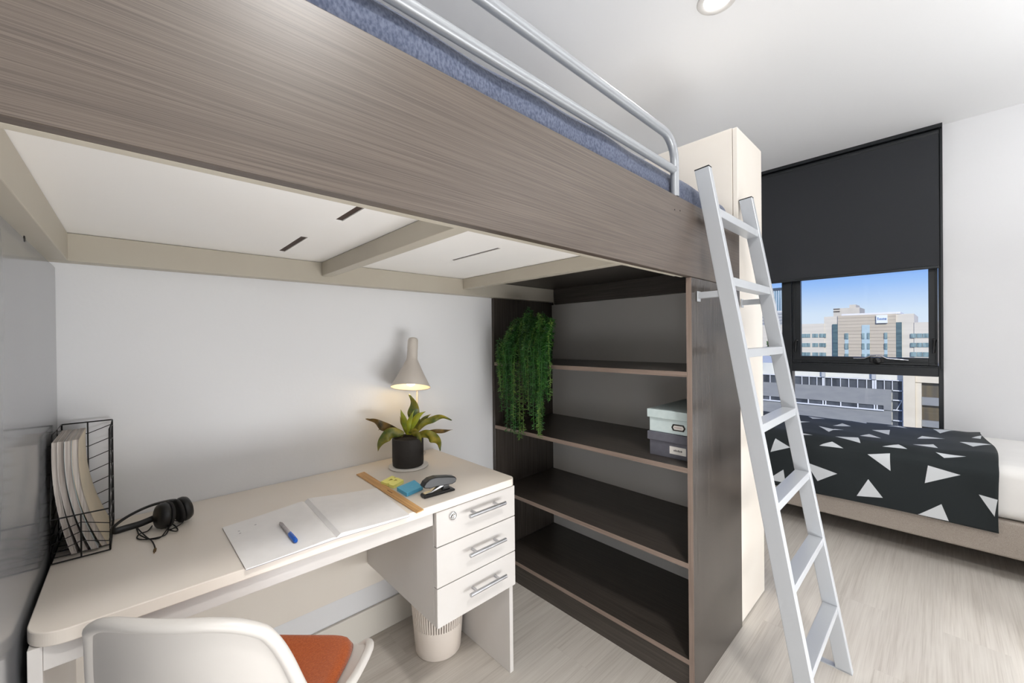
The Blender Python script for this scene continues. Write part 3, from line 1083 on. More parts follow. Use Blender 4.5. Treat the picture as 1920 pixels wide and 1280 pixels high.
# wire magazine file
FX0, FX1, FY0, FY1, FZ0, FZ1, FZL = -.147, -.050, 1.405, 1.628, TZ + .003, 1.018, .830
FYT = 1.455
mf = thing('magazine_file', 'black wire magazine file holding papers at the desk corner', 'magazine file', ((FX0 + FX1) / 2, 1.52, TZ))
r_ = .0018
fr_ = MB()
for x in (FX0, FX1):
    fr_.tube([(x, FY0, FZ0), (x, FY1, FZ0), (x, FY1, FZ1), (x, FYT, FZ1), (x, FY0, FZL)], r_, 8, closed=True)
for y, z in ((FY0, FZ0), (FY1, FZ0), (FY1, FZ1), (FY0, FZL)):
    fr_.tube([(FX0, y, z), (FX1, y, z)], r_, 8)
xm = (FX0 + FX1) / 2
fr_.tube([(xm, FY0, FZ0), (xm, FY0, FZL)], r_ * .9, 8)
fr_.tube([(xm, FY1, FZ0), (xm, FY1, FZ1)], r_ * .9, 8)
fr_.build('file_frame', WIRE, mf)
wr_ = MB()
for k in range(1, 4):
    wr_.tube([(FX0, FY0, FZ0 + .022 * k + (.0)), (xm, FY0, FZ0 + .022 * k + .017), (FX1, FY0, FZ0 + .022 * k)], .0011, 6)
for k in range(8):
    z = FZ0 + .016 + .036 * k
    wr_.tube([(FX0, FY1, z), (xm, FY1, z - .010), (FX1, FY1, z + .010)], .0011, 6)
for x in (FX0, FX1):
    for k in range(8):
        z = FZ0 + .028 + .036 * k
        if z > FZ1:
            break
        yf_ = FY0 if z < FZL else FY0 + (FYT - FY0) * (z - FZL) / (FZ1 - FZL)
        ym = (FY1 + FYT) / 2
        wr_.tube([(x, FY1, z - .006), (x, ym, min(z + .004, FZ1)), (x, yf_, z - .010)], .0011, 6)
    wr_.tube([(x, (FY1 + FYT) / 2, FZ0), (x, (FY1 + FYT) / 2, FZ1)], .0011, 6)
for k in range(1, 6):
    wr_.tube([(FX0, FY0 + (FY1 - FY0) * k / 6, FZ0), (FX1, FY0 + (FY1 - FY0) * k / 6, FZ0)], .0011, 6)
wr_.build('file_mesh', WIRE, mf)


def magazine(x_top, x_bot, th, bulge, name, label, m_, y0_=1.425, hh=.272, layers=True):
    z0_ = FZ0 + .004
    n = 14
    mg = thing(name, label, 'magazine', (x_bot, 1.52, z0_), 'papers in the wire file')

    def xc(t):
        return x_bot + (x_top - x_bot) * (1 - (1 - t) ** 1.9) - bulge * math.sin(PI * t)

    def slab(a, b, ya, yb_, nm, mm, par):
        b_ = MB()
        vs, fs = [], []
        for i in range(n + 1):
            t = i / n
            for x in (xc(t) + a, xc(t) + b):
                for y in (ya, yb_):
                    vs.append((x, y + .012 * (1 - t) * 0, z0_ + hh * t))
        for i in range(n):
            k = 4 * i
            fs += [(k, k + 4, k + 5, k + 1), (k + 2, k + 3, k + 7, k + 6), (k, k + 2, k + 6, k + 4), (k + 1, k + 5, k + 7, k + 3)]
        fs += [(0, 1, 3, 2), (4 * n, 4 * n + 2, 4 * n + 3, 4 * n + 1)]
        b_.add(vs, fs)
        return b_.build(nm, mm, par)
    slab(-th / 2 + .0006, th / 2 - .0006, y0_ + .002, y0_ + .188, 'pages', PAGES, mg)
    slab(-th / 2, -th / 2 + .0006, y0_, y0_ + .19, 'cover', m_, mg)
    slab(th / 2 - .0006, th / 2, y0_, y0_ + .19, 'cover', m_, mg)
    return mg


PAGES = mat('page_edges', srgb(206, 198, 190), .85, noise=(420, srgb(176, 166, 158), 2), stretch=(1, .02, .02))
CV1 = mat('white_cover', srgb(214, 208, 202), .5, noise=(8, srgb(206, 198, 192)))
CV2 = mat('pale_blue_cover', srgb(176, 190, 192), .5, noise=(8, srgb(196, 200, 200)))
CV3 = mat('beige_cover', srgb(208, 192, 166), .5, noise=(14, srgb(196, 184, 160)))
magazine(-.1405, -.1120, .009, .003, 'magazine', 'thin white magazine next to the grey panel in the wire file', CV1)
magazine(-.1310, -.0950, .010, .004, 'magazine', 'white magazine second from the grey panel in the wire file', CV1, 1.430)
magazine(-.1190, -.0770, .012, .004, 'magazine', 'thick white magazine in the middle of the wire file', CV2, 1.424)
magazine(-.1070, -.0600, .011, .005, 'magazine', 'magazine with beige cover facing the headphones in the wire file', CV3, 1.432)

# headphones
hp = thing('headphones', 'black headphones lying on the desk beside the wire file', 'headphones', (.04, 1.50, TZ))
ca = px(306, 966, 'z', TZ + .036)
ca.z = TZ + .036
cbp = px(344, 954, 'z', TZ + .036)
cbp.z = TZ + .037
axis = (cbp - ca)
axis.z = 0
axis.normalize()
for c, s in ((ca, 1), (cbp, -1)):
    q = (axis * -s + Vector((0, 0, .12))).to_track_quat('Z', 'Y').to_matrix().to_4x4()
    T = Matrix.Translation(c) @ q
    e = MB().lathe([(0, .016), (.020, .016), (.030, .012), (.034, .004), (.034, -.004), (.030, -.008), (0, -.008)], 32, T).build('ear_cup', BLACKP, hp)
    MB().lathe([(0, -.017), (.018, -.017), (.026, -.018), (.032, -.016), (.0345, -.012), (.032, -.008), (0, -.008)], 32, T).build('ear_cushion', BLACKS, e)
# head band: one open loop lying on the desk from cup to cup
bpx = [(300, 966, .752), (284, 973, .744), (262, 982, .740), (238, 989, .738), (217, 995, .738), (211, 992, .742), (218, 983, .750), (236, 970, .760), (260, 957, .770), (284, 947, .778), (306, 941, .784), (326, 938, .788), (338, 944, .780)]
band = smooth_path([px(u, v, 'z', z) for u, v, z in bpx], 4)
MB().tube(band, .0085, 12, flat=(1, .42)).build('head_band', BLACKP, hp)
cable_px = [(285, 985), (277, 996), (262, 1003), (257, 1008), (270, 1012), (295, 1010), (312, 1000), (318, 985), (322, 978), (334, 976), (344, 975), (340, 984), (324, 990), (318, 994), (330, 998), (333, 991), (324, 984), (314, 994), (300, 1007), (280, 1011), (262, 1005), (258, 995), (256, 989), (263, 998), (275, 1006), (284, 1014), (289, 1024), (291, 1028)]
cp = [px(u, v, 'z', TZ + .003) for u, v in cable_px]


for i, p in enumerate(cp):
    p.z = TZ + .0022 + .0022 * (i % 3)
cbl = MB().tube(smooth_path(cp), .0015, 8).build('cable', BLACKS, hp)
j0 = cp[-1]
j1 = px(289, 1036, 'z', TZ + .003)
MB().tube([j0, j0.lerp(j1, .6), j0.lerp(j1, .61), j1], [.003, .003, .0016, .0014], 10).build('plug', mat('brass_plug', srgb(120, 96, 66), .35, .7, noise=(40, srgb(110, 88, 60))), cbl)

# ------------------------------------------------------------------ things in the bookcase
# storage boxes on the second shelf
SZ = .782


def storage_box(x0, x1, y0, y1, z0, hb, hl, mb, ml, name, label):
    t = thing(name, label, 'box', ((x0 + x1) / 2, (y0 + y1) / 2, z0), 'storage boxes on the shelf')
    b = box(x0 + .007, x1 - .007, y0 + .007, y1 - .007, z0 + .0004, z0 + hb).build('box_body', mb, t, bevel=.0015)
    box(x0, x1, y0, y1, z0 + hb - .002, z0 + hb + hl).build('lid', ml, t, bevel=.002)
    return t, b


MINT = mat('pale_mint_card', srgb(214, 228, 228), .6, noise=(60, srgb(208, 223, 223)))
SLATE = mat('slate_card', srgb(104, 104, 114), .6, noise=(60, srgb(98, 98, 108)))
bx0, bx1, by0, by1 = 1.462, 1.80, .606, .790
t1, b1 = storage_box(bx0, bx1, by0 - .0005, by1, SZ, .062, .030, SLATE, SLATE, 'storage_box', 'slate grey lidded storage box, lower of two on the shelf')
t2, b2 = storage_box(bx0, bx1, by0 - .0005, by1, SZ + .0925, .056, .030, MINT, MINT, 'storage_box', 'pale mint lidded storage box stacked on the slate grey box')
LBL = mat('white_label_card', srgb(240, 236, 230), .7, noise=(60, srgb(237, 232, 226)))
lb1 = box(bx0 + .005, bx0 + .007, .640, .702, SZ + .018, SZ + .046).build('label_card', LBL, b1)
tx = MB()
for i in range(6):
    y = .684 - .0055 * i
    tx.box(bx0 + .0045, bx0 + .005, y - .0018, y + .0018, SZ + .029, SZ + (.036 if i % 2 else .0345))
tx.build('label_print', mat('grey_print', srgb(90, 86, 84), .7, noise=(60, srgb(84, 80, 78))), lb1)
hz = SZ + .0925 + .026
hx = bx0 + .007
ho = MB()
outer = [(.694, hz + .0), (.688, hz + .012), (.648, hz + .012), (.642, hz), (.648, hz - .012), (.688, hz - .012)]
inner = [(.689, hz), (.684, hz + .008), (.652, hz + .008), (.647, hz), (.652, hz - .008), (.684, hz - .008)]
for i in range(6):
    j = (i + 1) % 6
    ho.prism([(hx, *outer[i]), (hx, *outer[j]), (hx, *inner[j]), (hx, *inner[i])], (-.0025, 0, 0))
lh = ho.build('label_holder', mat('dark_bronze', srgb(58, 54, 52), .4, .6, noise=(40, srgb(52, 48, 46))), b2)
box(hx - .0012, hx - .0004, .648, .688, hz - .0085, hz + .0085).build('label_card', LBL, lh)
pm = MB()
for i in range(8):
    y = .682 - .0035 * i
    pm.box(hx - .0016, hx - .0012, y - .0012, y + .0012, hz - .0015, hz + .0015)
pm.build('label_print', mat('faint_pink_print', srgb(206, 176, 176), .7, noise=(60, srgb(200, 172, 172))), lh)

# trailing plant on the top shelf
GP = Vector((1.53, 1.42, 1.1175))
tp = thing('trailing_plant', 'bushy green trailing plant hanging over the bookcase top shelf', 'plant', GP)
MB().lathe([(0, 0), (.055, 0), (.060, .004), (.072, .12), (.074, .125), (.068, .125), (.064, .11), (0, .11)], 32, Matrix.Translation(GP)).build('pot', mat('dark_plant_pot', srgb(40, 40, 38), .6, noise=(30, srgb(46, 46, 44))), tp)
GREEN = [mat('trailing_leaf_a', srgb(34, 88, 26), .5, noise=(30, srgb(18, 60, 18), 3)),
         mat('trailing_leaf_b', srgb(54, 112, 34), .5, noise=(30, srgb(30, 84, 24), 3)),
         mat('trailing_leaf_c', srgb(112, 142, 62), .5, noise=(30, srgb(64, 112, 40), 3))]
rnd = random.Random(11)


def needle(m_, p, d, ln, wd):
    sd_ = d.cross(Vector((rnd.uniform(-1, 1), rnd.uniform(-1, 1), rnd.uniform(-1, 1)))).normalized()
    up_ = d.cross(sd_).normalized()
    a = p + d * ln * .45 + sd_ * wd
    b = p + d * ln * .45 - sd_ * wd
    c = p + d * ln
    e = p + d * ln * .5 + up_ * wd * .7
    m_.add([p, a, c, b, e], [(0, 1, 4), (1, 2, 4), (2, 3, 4), (3, 0, 4), (0, 3, 2, 1)])


# (where the strand's tip hangs, as y and z, and how far it stands out from the shelf)
tips = []
for k in range(58):
    y = rnd.uniform(1.19, 1.525)
    z = rnd.uniform(.92, 1.12)
    tips.append((y, z))
for y, lo, n in ((1.515, .86, 5), (1.445, .750, 6), (1.42, .735, 5), (1.47, .83, 4), (1.33, .93, 4), (1.29, .80, 4), (1.27, .745, 5), (1.255, .735, 4), (1.225, .86, 3), (1.53, .96, 4)):
    for k in range(n):
        tips.append((y + rnd.uniform(-.016, .016), lo + rnd.uniform(0, .12)))
for y, z in tips[:98]:
    root = GP + Vector((rnd.uniform(-.04, .03), rnd.uniform(-.05, .05), .13))
    xo = rnd.uniform(1.315, 1.378)
    hump = Vector((rnd.uniform(1.39, 1.47), root.y + (y - root.y) * .75, 1.30 + rnd.uniform(-.05, .10) - abs(y - 1.37) * .45))
    kn = Vector((xo, y + rnd.uniform(-.01, .01), 1.19 + rnd.uniform(-.03, .05)))
    tip = Vector((xo + rnd.uniform(-.012, .012), y, z))
    path = smooth_path([root, hump, kn, kn.lerp(tip, .5) + Vector((rnd.uniform(-.008, .008), rnd.uniform(-.008, .008), 0)), tip], 7)
    m_ = MB().tube(path, .0012, 5, caps=False)
    L_ = 0
    for a, b in zip(path, path[1:]):
        seg = (b - a)
        n = max(1, int(seg.length / .0055))
        dr = seg.normalized()
        for k in range(n):
            p = a.lerp(b, k / n)
            for rep in range(2):
                rv = Vector((rnd.gauss(0, 1), rnd.gauss(0, 1), rnd.gauss(0, 1)))
                rv = (rv - dr * rv.dot(dr)).normalized()
                needle(m_, p, (rv + dr * .45 + Vector((0, 0, .15))).normalized(), rnd.uniform(.011, .020), .0019)
    m_.build('strand', rnd.choices(GREEN, (5, 4, 2))[0], tp)

# ------------------------------------------------------------------ ladder
ld = thing('ladder', 'silver metal ladder leaning against the loft bed and bookcase', 'ladder', (1.675, .25, 0))
slope = .314 / 1.82
yfz = lambda z: .225 + slope * z      # front edge of a stile at height z
ZT = 1.822
for xs in (1.435, 1.889):
    pts = [(xs, yfz(0), .0006), (xs, yfz(0) + .049, .0006), (xs, yfz(ZT) + .049, ZT - .004), (xs, yfz(ZT), ZT)]
    stile = MB().prism(pts, (.026, 0, 0)).build('stile', SILVER, ld, bevel=.002)
    up = Vector((0, slope, 1)).normalized()
    c0 = [Vector((p[0], p[1], p[2])) for p in (pts[2], pts[3])]
    MB().prism([c0[0] + Vector((0, 0, .0003)), c0[1] + Vector((0, 0, .0003)), c0[1] + Vector((.026, 0, .0003)), c0[0] + Vector((.026, 0, .0003))], up * .003).build('end_cap', BLACKP, stile)
    box(xs, xs + .026, yfz(0) + .0, yfz(0) + .099, 0.0, .004).build('foot_plate', SILVER, stile)
    br_ = MB().box(xs + .002, xs + .024, yfz(1.382) + .047, YB - .004, 1.372, 1.394)
    br_.box(xs, xs + .026, YB - .005, YB - .0008, 1.362, 1.398)
    br_.build('bracket', SILVER, ld, bevel=.0015)
for k in range(7):
    z = .233 + .2407 * k
    y = yfz(z)
    box(1.4615, 1.8885, y + .001, y + .046, z - .028, z).build('rung', SILVER, ld, bevel=.0015)

# ------------------------------------------------------------------ single bed under the window
bd = thing('single_bed', 'grey fabric single bed base standing along the window', 'bed', (3.6, .2, 0))
FAB = mat('beige_grey_weave', srgb(172, 162, 152), .9, noise=(500, srgb(150, 140, 131), 2), bump=(700, .15), spec=.2)
BX0, BX1, BY0, BY1 = 3.163, 4.045, -.85, 1.12
box(BX0, BX1, BY0, BY1, .12, .30).build('base', FAB, bd, bevel=.012, seg=3)
for x, y in ((BX0 + .12, BY0 + .15), (BX0 + .12, BY1 - .15), (BX1 - .12, BY0 + .15), (BX1 - .12, BY1 - .15)):
    MB().tube([(x, y, .121), (x, y, 0)], [.024, .020], 16).build('leg', BLACKP, bd)
SHEET = mat('white_sheet', srgb(234, 232, 229), .85, noise=(5, srgb(230, 228, 225)), bump=(14, .15))
mt = cushion_mesh(BX0 + .006, BX1, BY0, BY1, .301, .575, .06, 40, 20, .003, 5)
tag(mt.build('mattress', SHEET), 'mattress in a white sheet on the grey bed base', 'mattress')


# duvet: draped from the window side over the front of the mattress
DV0, DV1 = -.190, 1.13


def duvet_profile():
    pts = [(4.040, .578), (3.97, .592), (3.85, .600), (3.6, .604), (3.42, .604), (3.30, .600)]
    cx, cz, r = 3.255, .50, .10
    for k in range(1, 9):
        a = PI / 2 + PI / 2 * k / 8
        pts.append((cx + .03 + r * 1.3 * math.cos(a), cz + r * math.sin(a)))
    pts += [(3.150, .44), (3.146, .36), (3.144, .30), (3.146, .242)]
    return pts


PR = duvet_profile()
cum = [0]
for a, b in zip(PR, PR[1:]):
    cum.append(cum[-1] + math.hypot(b[0] - a[0], b[1] - a[1]))


def duvet_at(s):
    for i in range(len(PR) - 1):
        if s <= cum[i + 1] + 1e-9:
            t = (s - cum[i]) / (cum[i + 1] - cum[i])
            return PR[i][0] + (PR[i + 1][0] - PR[i][0]) * t, PR[i][1] + (PR[i + 1][1] - PR[i][1]) * t
    return PR[-1]


wr2 = random.Random(5)
wav = [(wr2.uniform(6, 26), wr2.uniform(4, 18), wr2.uniform(0, 6.28)) for _ in range(10)]
NS, NYd = 110, 120
vs, fs, uvs = [], [], []
STOT = cum[-1]
for i in range(NS + 1):
    s_ = STOT * i / NS
    x, z = duvet_at(s_)
    for j in range(NYd + 1):
        y = DV0 + (DV1 - DV0) * j / NYd
        w_ = sum(math.sin(a * y + b * s_ + c) for a, b, c in wav) / 10
        crease = 0
        nearhem = math.exp(-((y - DV0) / .16) ** 2)
        amp = .0075 + .014 * nearhem
        top_ = z > .55
        hem = .018 * nearhem if top_ else .006 * nearhem
        dz = (w_ * amp + hem) if top_ else w_ * .004
        dx = 0 if top_ else -(w_ * amp * .8 + .009) - .012 * nearhem * (0.5 + .5 * math.sin(s_ * 9))
        lo = .012 * math.sin(y * 5.0 + .6) if i == NS else 0
        yy = y + (.03 * (s_ / STOT - .55) * -1.0 + .010 * math.sin(s_ * 7)) * (1 if j == 0 else max(0, 1 - j / 14))
        vs.append((x + dx, yy, z + dz + lo * .4))
        uvs.append((y, s_))
for i in range(NS):
    for j in range(NYd):
        a = i * (NYd + 1) + j
        fs.append((a, a + 1, a + NYd + 2, a + NYd + 1))


def duvet_material(tris):
    m = bpy.data.materials.new('black_triangle_print_cotton')
    m.use_nodes = True
    n, l = m.node_tree.nodes, m.node_tree.links
    b = n['Principled BSDF']
    b.inputs['Roughness'].default_value = .8
    b.inputs['Specular IOR Level'].default_value = .35
    b.inputs['Sheen Weight'].default_value = .06
    uv = n.new('ShaderNodeUVMap')
    uv.uv_map = 'cloth'
    sep = n.new('ShaderNodeSeparateXYZ')
    l.new(uv.outputs[0], sep.inputs[0])
    cmb = n.new('ShaderNodeCombineXYZ')
    cmb.inputs[2].default_value = 1
    l.new(sep.outputs[0], cmb.inputs[0])
    l.new(sep.outputs[1], cmb.inputs[1])
    acc = None
    for t in tris:
        (ax, ay), (bx, by), (cx, cy) = t
        ar = (bx - ax) * (cy - ay) - (by - ay) * (cx - ax)
        T = list(t) if ar > 0 else [t[0], t[2], t[1]]
        mn = None
        for k in range(3):
            p, q_ = T[k], T[(k + 1) % 3]
            ex, ey = q_[0] - p[0], q_[1] - p[1]
            L_ = math.hypot(ex, ey)
            d = n.new('ShaderNodeVectorMath')
            d.operation = 'DOT_PRODUCT'
            d.inputs[1].default_value = (-ey / L_, ex / L_, (ey * p[0] - ex * p[1]) / L_)
            l.new(cmb.outputs[0], d.inputs[0])
            if mn is None:
                mn = d.outputs['Value']
            else:
                k_ = n.new('ShaderNodeMath')
                k_.operation = 'MINIMUM'
                l.new(mn, k_.inputs[0])
                l.new(d.outputs['Value'], k_.inputs[1])
                mn = k_.outputs[0]
        if acc is None:
            acc = mn
        else:
            k_ = n.new('ShaderNodeMath')
            k_.operation = 'MAXIMUM'
            l.new(acc, k_.inputs[0])
            l.new(mn, k_.inputs[1])
            acc = k_.outputs[0]
    st = n.new('ShaderNodeMapRange')
    st.inputs['From Min'].default_value = -.0005
    st.inputs['From Max'].default_value = .0005
    l.new(acc, st.inputs['Value'])
    mx = n.new('ShaderNodeMix')
    mx.data_type = 'RGBA'
    mx.inputs[6].default_value = srgb(29, 35, 37)
    mx.inputs[7].default_value = srgb(206, 209, 212)
    l.new(st.outputs[0], mx.inputs[0])
    l.new(mx.outputs[2], b.inputs['Base Color'])
    return m


# printed triangles, as (along the bed, down the cloth)
TRI = [((0.7296, 0.1184), (0.6133, 0.1564), (0.6788, 0.2413)),
       ((0.8639, -0.0318), (0.7228, -0.0507), (0.8445, 0.0224)),
       ((0.5059, 0.044), (0.3882, 0.0153), (0.3751, 0.1406)),
       ((0.5251, 0.4514), (0.4944, 0.2887), (0.4347, 0.378)),
       ((0.5901, 0.5451), (0.5132, 0.6803), (0.493, 0.5983)),
       ((0.5344, 0.659), (0.4953, 0.5815), (0.4488, 0.5742)),
       ((0.3194, 0.4389), (0.2368, 0.3499), (0.229, 0.5386)),
       ((0.265, 0.179), (0.204, 0.0719), (0.1615, 0.1622)),
       ((0.3543, 0.6966), (0.3175, 0.6078), (0.2558, 0.6906)),
       ((0.4662, 0.7786), (0.3566, 0.7464), (0.3379, 0.8266)),
       ((0.0397, 0.113), (-0.0713, 0.112), (0.0063, 0.271)),
       ((0.1022, 0.5533), (0.0832, 0.4546), (-0.0144, 0.4779)),
       ((0.1152, 0.7442), (0.0327, 0.6695), (0.0145, 0.752)),
       ((0.2393, 0.8346), (0.1725, 0.7893), (0.1344, 0.8279)),
       ((0.0228, 0.8231), (-0.0857, 0.8401), (-0.0092, 0.8614)),
       ((-0.0699, 0.5631), (-0.1875, 0.563), (-0.1132, 0.6784)),
       ((-0.128, 0.4007), (-0.1894, 0.2505), (-0.1665, 0.4)),
       ((0.6885, 0.801), (0.577, 0.8163), (0.6806, 0.8427)),
       ((0.5296, 0.8929), (0.4718, 0.8481), (0.4133, 0.8847)),
       ((0.7747, 0.4256), (0.6608, 0.4185), (0.7465, 0.5258)),
       ((0.3002, 0.9003), (0.2044, 0.8773), (0.2004, 0.975)),
       ((0.5996, 1.0097), (0.439, 1.0485), (0.5373, 1.1153)),
       ((0.3483, 1.1574), (0.2963, 1.0454), (0.233, 1.1371)),
       ((0.0515, 0.9122), (-0.066, 0.9345), (0.0638, 1.0097)),
       ((0.0922, 1.1918), (0.0018, 1.1055), (-0.0248, 1.1902)),
       ((-0.128, 1.0179), (-0.1885, 1.0274), (-0.1792, 1.1152)),
       ((0.7949, 0.9844), (0.77, 0.888), (0.6835, 0.9319)),
       ((0.812, 1.1729), (0.7201, 1.0859), (0.7078, 1.1713))]
dme = bpy.data.meshes.new('duvet')
dme.from_pydata(vs, [], fs)
ul = dme.uv_layers.new(name='cloth')
for lp in dme.loops:
    ul.data[lp.index].uv = uvs[lp.vertex_index]
for p in dme.polygons:
    p.use_smooth = True
dme.materials.append(duvet_material(TRI))
dme.update()
duv = bpy.data.objects.new('duvet', dme)
COL.objects.link(duv)
md = duv.modifiers.new('solid', 'SOLIDIFY')
md.thickness = .012
md.offset = -1
tag(duv, 'black duvet printed with white triangles draped over the bed', 'duvet')

# ------------------------------------------------------------------ the city outside the window
tag(MB().box(6, 900, -500, 900, -26, -25.5).build('ground', mat('grey_asphalt', srgb(120, 122, 124), .9, noise=(.2, srgb(105, 110, 104)))), kind='structure')


def Y(u, x, v=640):
    return px(u, v, 'x', x).y


def Z(v, x, u=1600):
    return px(u, v, 'x', x).z


STONE = mat('beige_stone_facade', srgb(206, 194, 174), .9, noise=(.5, srgb(198, 186, 166)), stretch=(1, .15, 3))
STONE2 = mat('pale_stone_facade', srgb(224, 216, 200), .9, noise=(.5, srgb(216, 208, 192)), stretch=(1, .15, 3))
TEAL = mat('teal_glass_strip', srgb(96, 120, 124), .15, noise=(.8, srgb(70, 94, 100)), stretch=(1, .3, 2))
PALEG = mat('pale_blue_panel', srgb(188, 208, 212), .3, noise=(.8, srgb(178, 200, 205)))
WINB = mat('office_window_glass', srgb(104, 128, 132), .15, noise=(.6, srgb(150, 174, 174)), stretch=(1, 3, .5))
FX = 150.0
off = thing('office_building', 'beige stone office block across the street with a white roof sign', 'building', (FX, 13, -25.5))
yc0, yc1 = Y(1680, FX), Y(1571, FX)
roof = Z(590, FX, 1620)
wc = box(FX, FX + 30, yc0, yc1, -25.4, roof).build('center_block', STONE, off)
yl0 = Y(1561, FX)
box(FX + .4, FX + 28, yc1, Y(1545, FX) + 0, -25.4, Z(593.5, FX, 1550)).build('shoulder_block', STONE2, off)
box(FX + .4, FX + 28, Y(1714, FX), yc0, -25.4, Z(588, FX, 1700)).build('shoulder_block', STONE2, off)
lw = box(FX + .2, FX + 26, Y(1545, FX), 120, -25.4, Z(607, FX, 1520)).build('wing', STONE2, off)
rw = box(FX + .2, FX + 26, -16, Y(1714, FX), -25.4, Z(604, FX, 1725)).build('wing', STONE2, off)
box(FX - .05, FX + .35, yc1 + .02, yl0, -25.4, Z(607.5, FX, 1565)).build('glass_strip', TEAL, off)
box(FX - .05, FX + .35, Y(1691, FX), yc0 - .02, -25.4, Z(604, FX, 1685)).build('glass_strip', TEAL, off)
box(FX - .12, FX - .02, Y(1631, FX), Y(1616, FX), -25.4, Z(609, FX, 1623)).build('light_panel', PALEG, off)
g = MB()
for u0, u1 in ((1584, 1591), (1658, 1664)):
    box(FX - .06, FX - .01, Y(u1, FX), Y(u0, FX), -25.4, Z(624, FX, 1620)).build('light_panel', PALEG, off)
wdw = MB()
for v0, v1 in ((624.5, 635), (643.5, 654), (663, 672), (682, 692)):
    for u0, u1 in ((1584, 1591), (1616, 1621), (1626, 1631), (1658, 1664)):
        box(FX - .30, FX - .05, Y(u1, FX), Y(u0, FX), Z(v1, FX), Z(v0, FX)).build('window', WINB, wc)
for v0, v1 in ((625.5, 632.5), (643, 650), (660.5, 668)):
    for u0, u1 in ((1503, 1519), (1523, 1534), (1536, 1548.5)):
        box(FX + .05, FX + .25, Y(u1, FX), Y(u0, FX), Z(v1, FX, 1525), Z(v0, FX, 1525)).build('window', WINB, lw)
    for u0, u1 in ((1707, 1718), (1719, 1729), (1730, 1748)):
        box(FX + .05, FX + .25, Y(u1, FX), Y(u0, FX), Z(v1 + .5, FX, 1725), Z(v0 - .5, FX, 1725)).build('window', WINB, rw)
sg = box(FX - .6, FX - .02, Y(1664.5, FX), Y(1643.5, FX), Z(605.5, FX, 1654), Z(590.5, FX, 1654)).build('sign', mat('white_sign', srgb(240, 244, 248), .5, noise=(1, srgb(236, 240, 245))), off)
lt = MB()
for i, (u, h) in enumerate(((1647, 5), (1650, 3), (1652.5, 3), (1655, 3), (1657.5, 3.4), (1660, 3), (1662, 3))):
    yy = Y(u, FX)
    lt.box(FX - .7, FX - .6, yy - .07, yy + .07, Z(599.5, FX, 1654), Z(599.5 - h, FX, 1654))
lt.build('lettering', mat('blue_lettering', srgb(90, 130, 180), .5, noise=(2, srgb(80, 120, 170))), sg)
# horizontal joints of the stone cladding
jt = MB()
for k in range(22):
    z = roof - .7 - k * .95
    jt.box(FX - .03, FX, yc0, yc1, z - .04, z + .04)
jt.build('cladding_joint', mat('grey_joint', srgb(160, 150, 138), .9, noise=(1, srgb(155, 146, 134))), wc)
box(FX + 2, FX + 26, Y(1688, FX), Y(1576, FX), roof, roof + .55).build('roof_parapet', mat('white_parapet', srgb(226, 226, 226), .8, noise=(1, srgb(220, 220, 220))), off)

GX = 260.0
rtb = thing('apartment_tower', 'cream apartment tower rising behind the beige office block', 'building', (GX, 32, -25.5))
box(GX, GX + 20, Y(1612, GX), Y(1563, GX), -25.4, Z(577, GX, 1590)).build('tower_block', mat('cream_concrete', srgb(216, 208, 192), .9, noise=(.4, srgb(208, 200, 184))), rtb)
box(GX + 2, GX + 16, Y(1604, GX), Y(1592, GX), Z(577, GX, 1598), Z(570.5, GX, 1598)).build('plant_room', mat('cream_plant_room', srgb(212, 204, 188), .9, noise=(.4, srgb(204, 196, 180))), rtb)
for z0_, z1_ in ((583, 584.6), (578.5, 579.8)):
    box(GX - .3, GX - .02, Y(1575, GX), Y(1563, GX), Z(z1_, GX, 1570), Z(z0_, GX, 1570)).build('balcony_shade', mat('dark_balcony', srgb(96, 88, 80), .8, noise=(1, srgb(90, 82, 74))), rtb)

TXX = 320.0
tw = thing('glass_tower', 'blue glass office tower seen through the narrow left pane', 'building', (TXX, 70, -25.5))
GT = mat('blue_curtain_wall', srgb(140, 170, 184), .15, noise=(.25, srgb(96, 128, 146)), stretch=(1, 4, .4))
bodyT = box(TXX, TXX + 25, Y(1476, TXX), Y(1446, TXX), -25.4, Z(545, TXX, 1455)).build('curtain_wall', GT, tw)
box(TXX - .5, TXX + 26, Y(1476, TXX), Y(1445.5, TXX), Z(545, TXX, 1455), Z(540, TXX, 1455)).build('crown', mat('dark_crown', srgb(70, 84, 96), .4, noise=(.5, srgb(64, 78, 90))), tw)
fn = MB()
for k in range(7):
    u = 1448 + 4.3 * k
    fn.box(TXX - .5, TXX, Y(u, TXX) - .22, Y(u, TXX) + .22, -25.4, Z(545, TXX, 1455))
fn.build('fin', mat('pale_fin', srgb(206, 216, 222), .5, noise=(1, srgb(200, 210, 216))), bodyT)
VX = 230.0
wt = thing('residential_block', 'white residential block below the blue glass tower', 'building', (VX, 60, -25.5))
bw = box(VX, VX + 20, Y(1470, VX), Y(1425, VX), -25.4, Z(583, VX, 1450)).build('wall', mat('white_render', srgb(222, 220, 214), .9, noise=(.5, srgb(214, 212, 206))), wt)
fl = MB()
for k in range(12):
    z = Z(588 + 6 * k, VX, 1450)
    fl.box(VX - .4, VX, Y(1470, VX), Y(1425, VX), z - .5, z + .5)
fl.build('balcony_band', mat('grey_balcony', srgb(176, 178, 178), .8, noise=(.5, srgb(168, 170, 170))), bw)

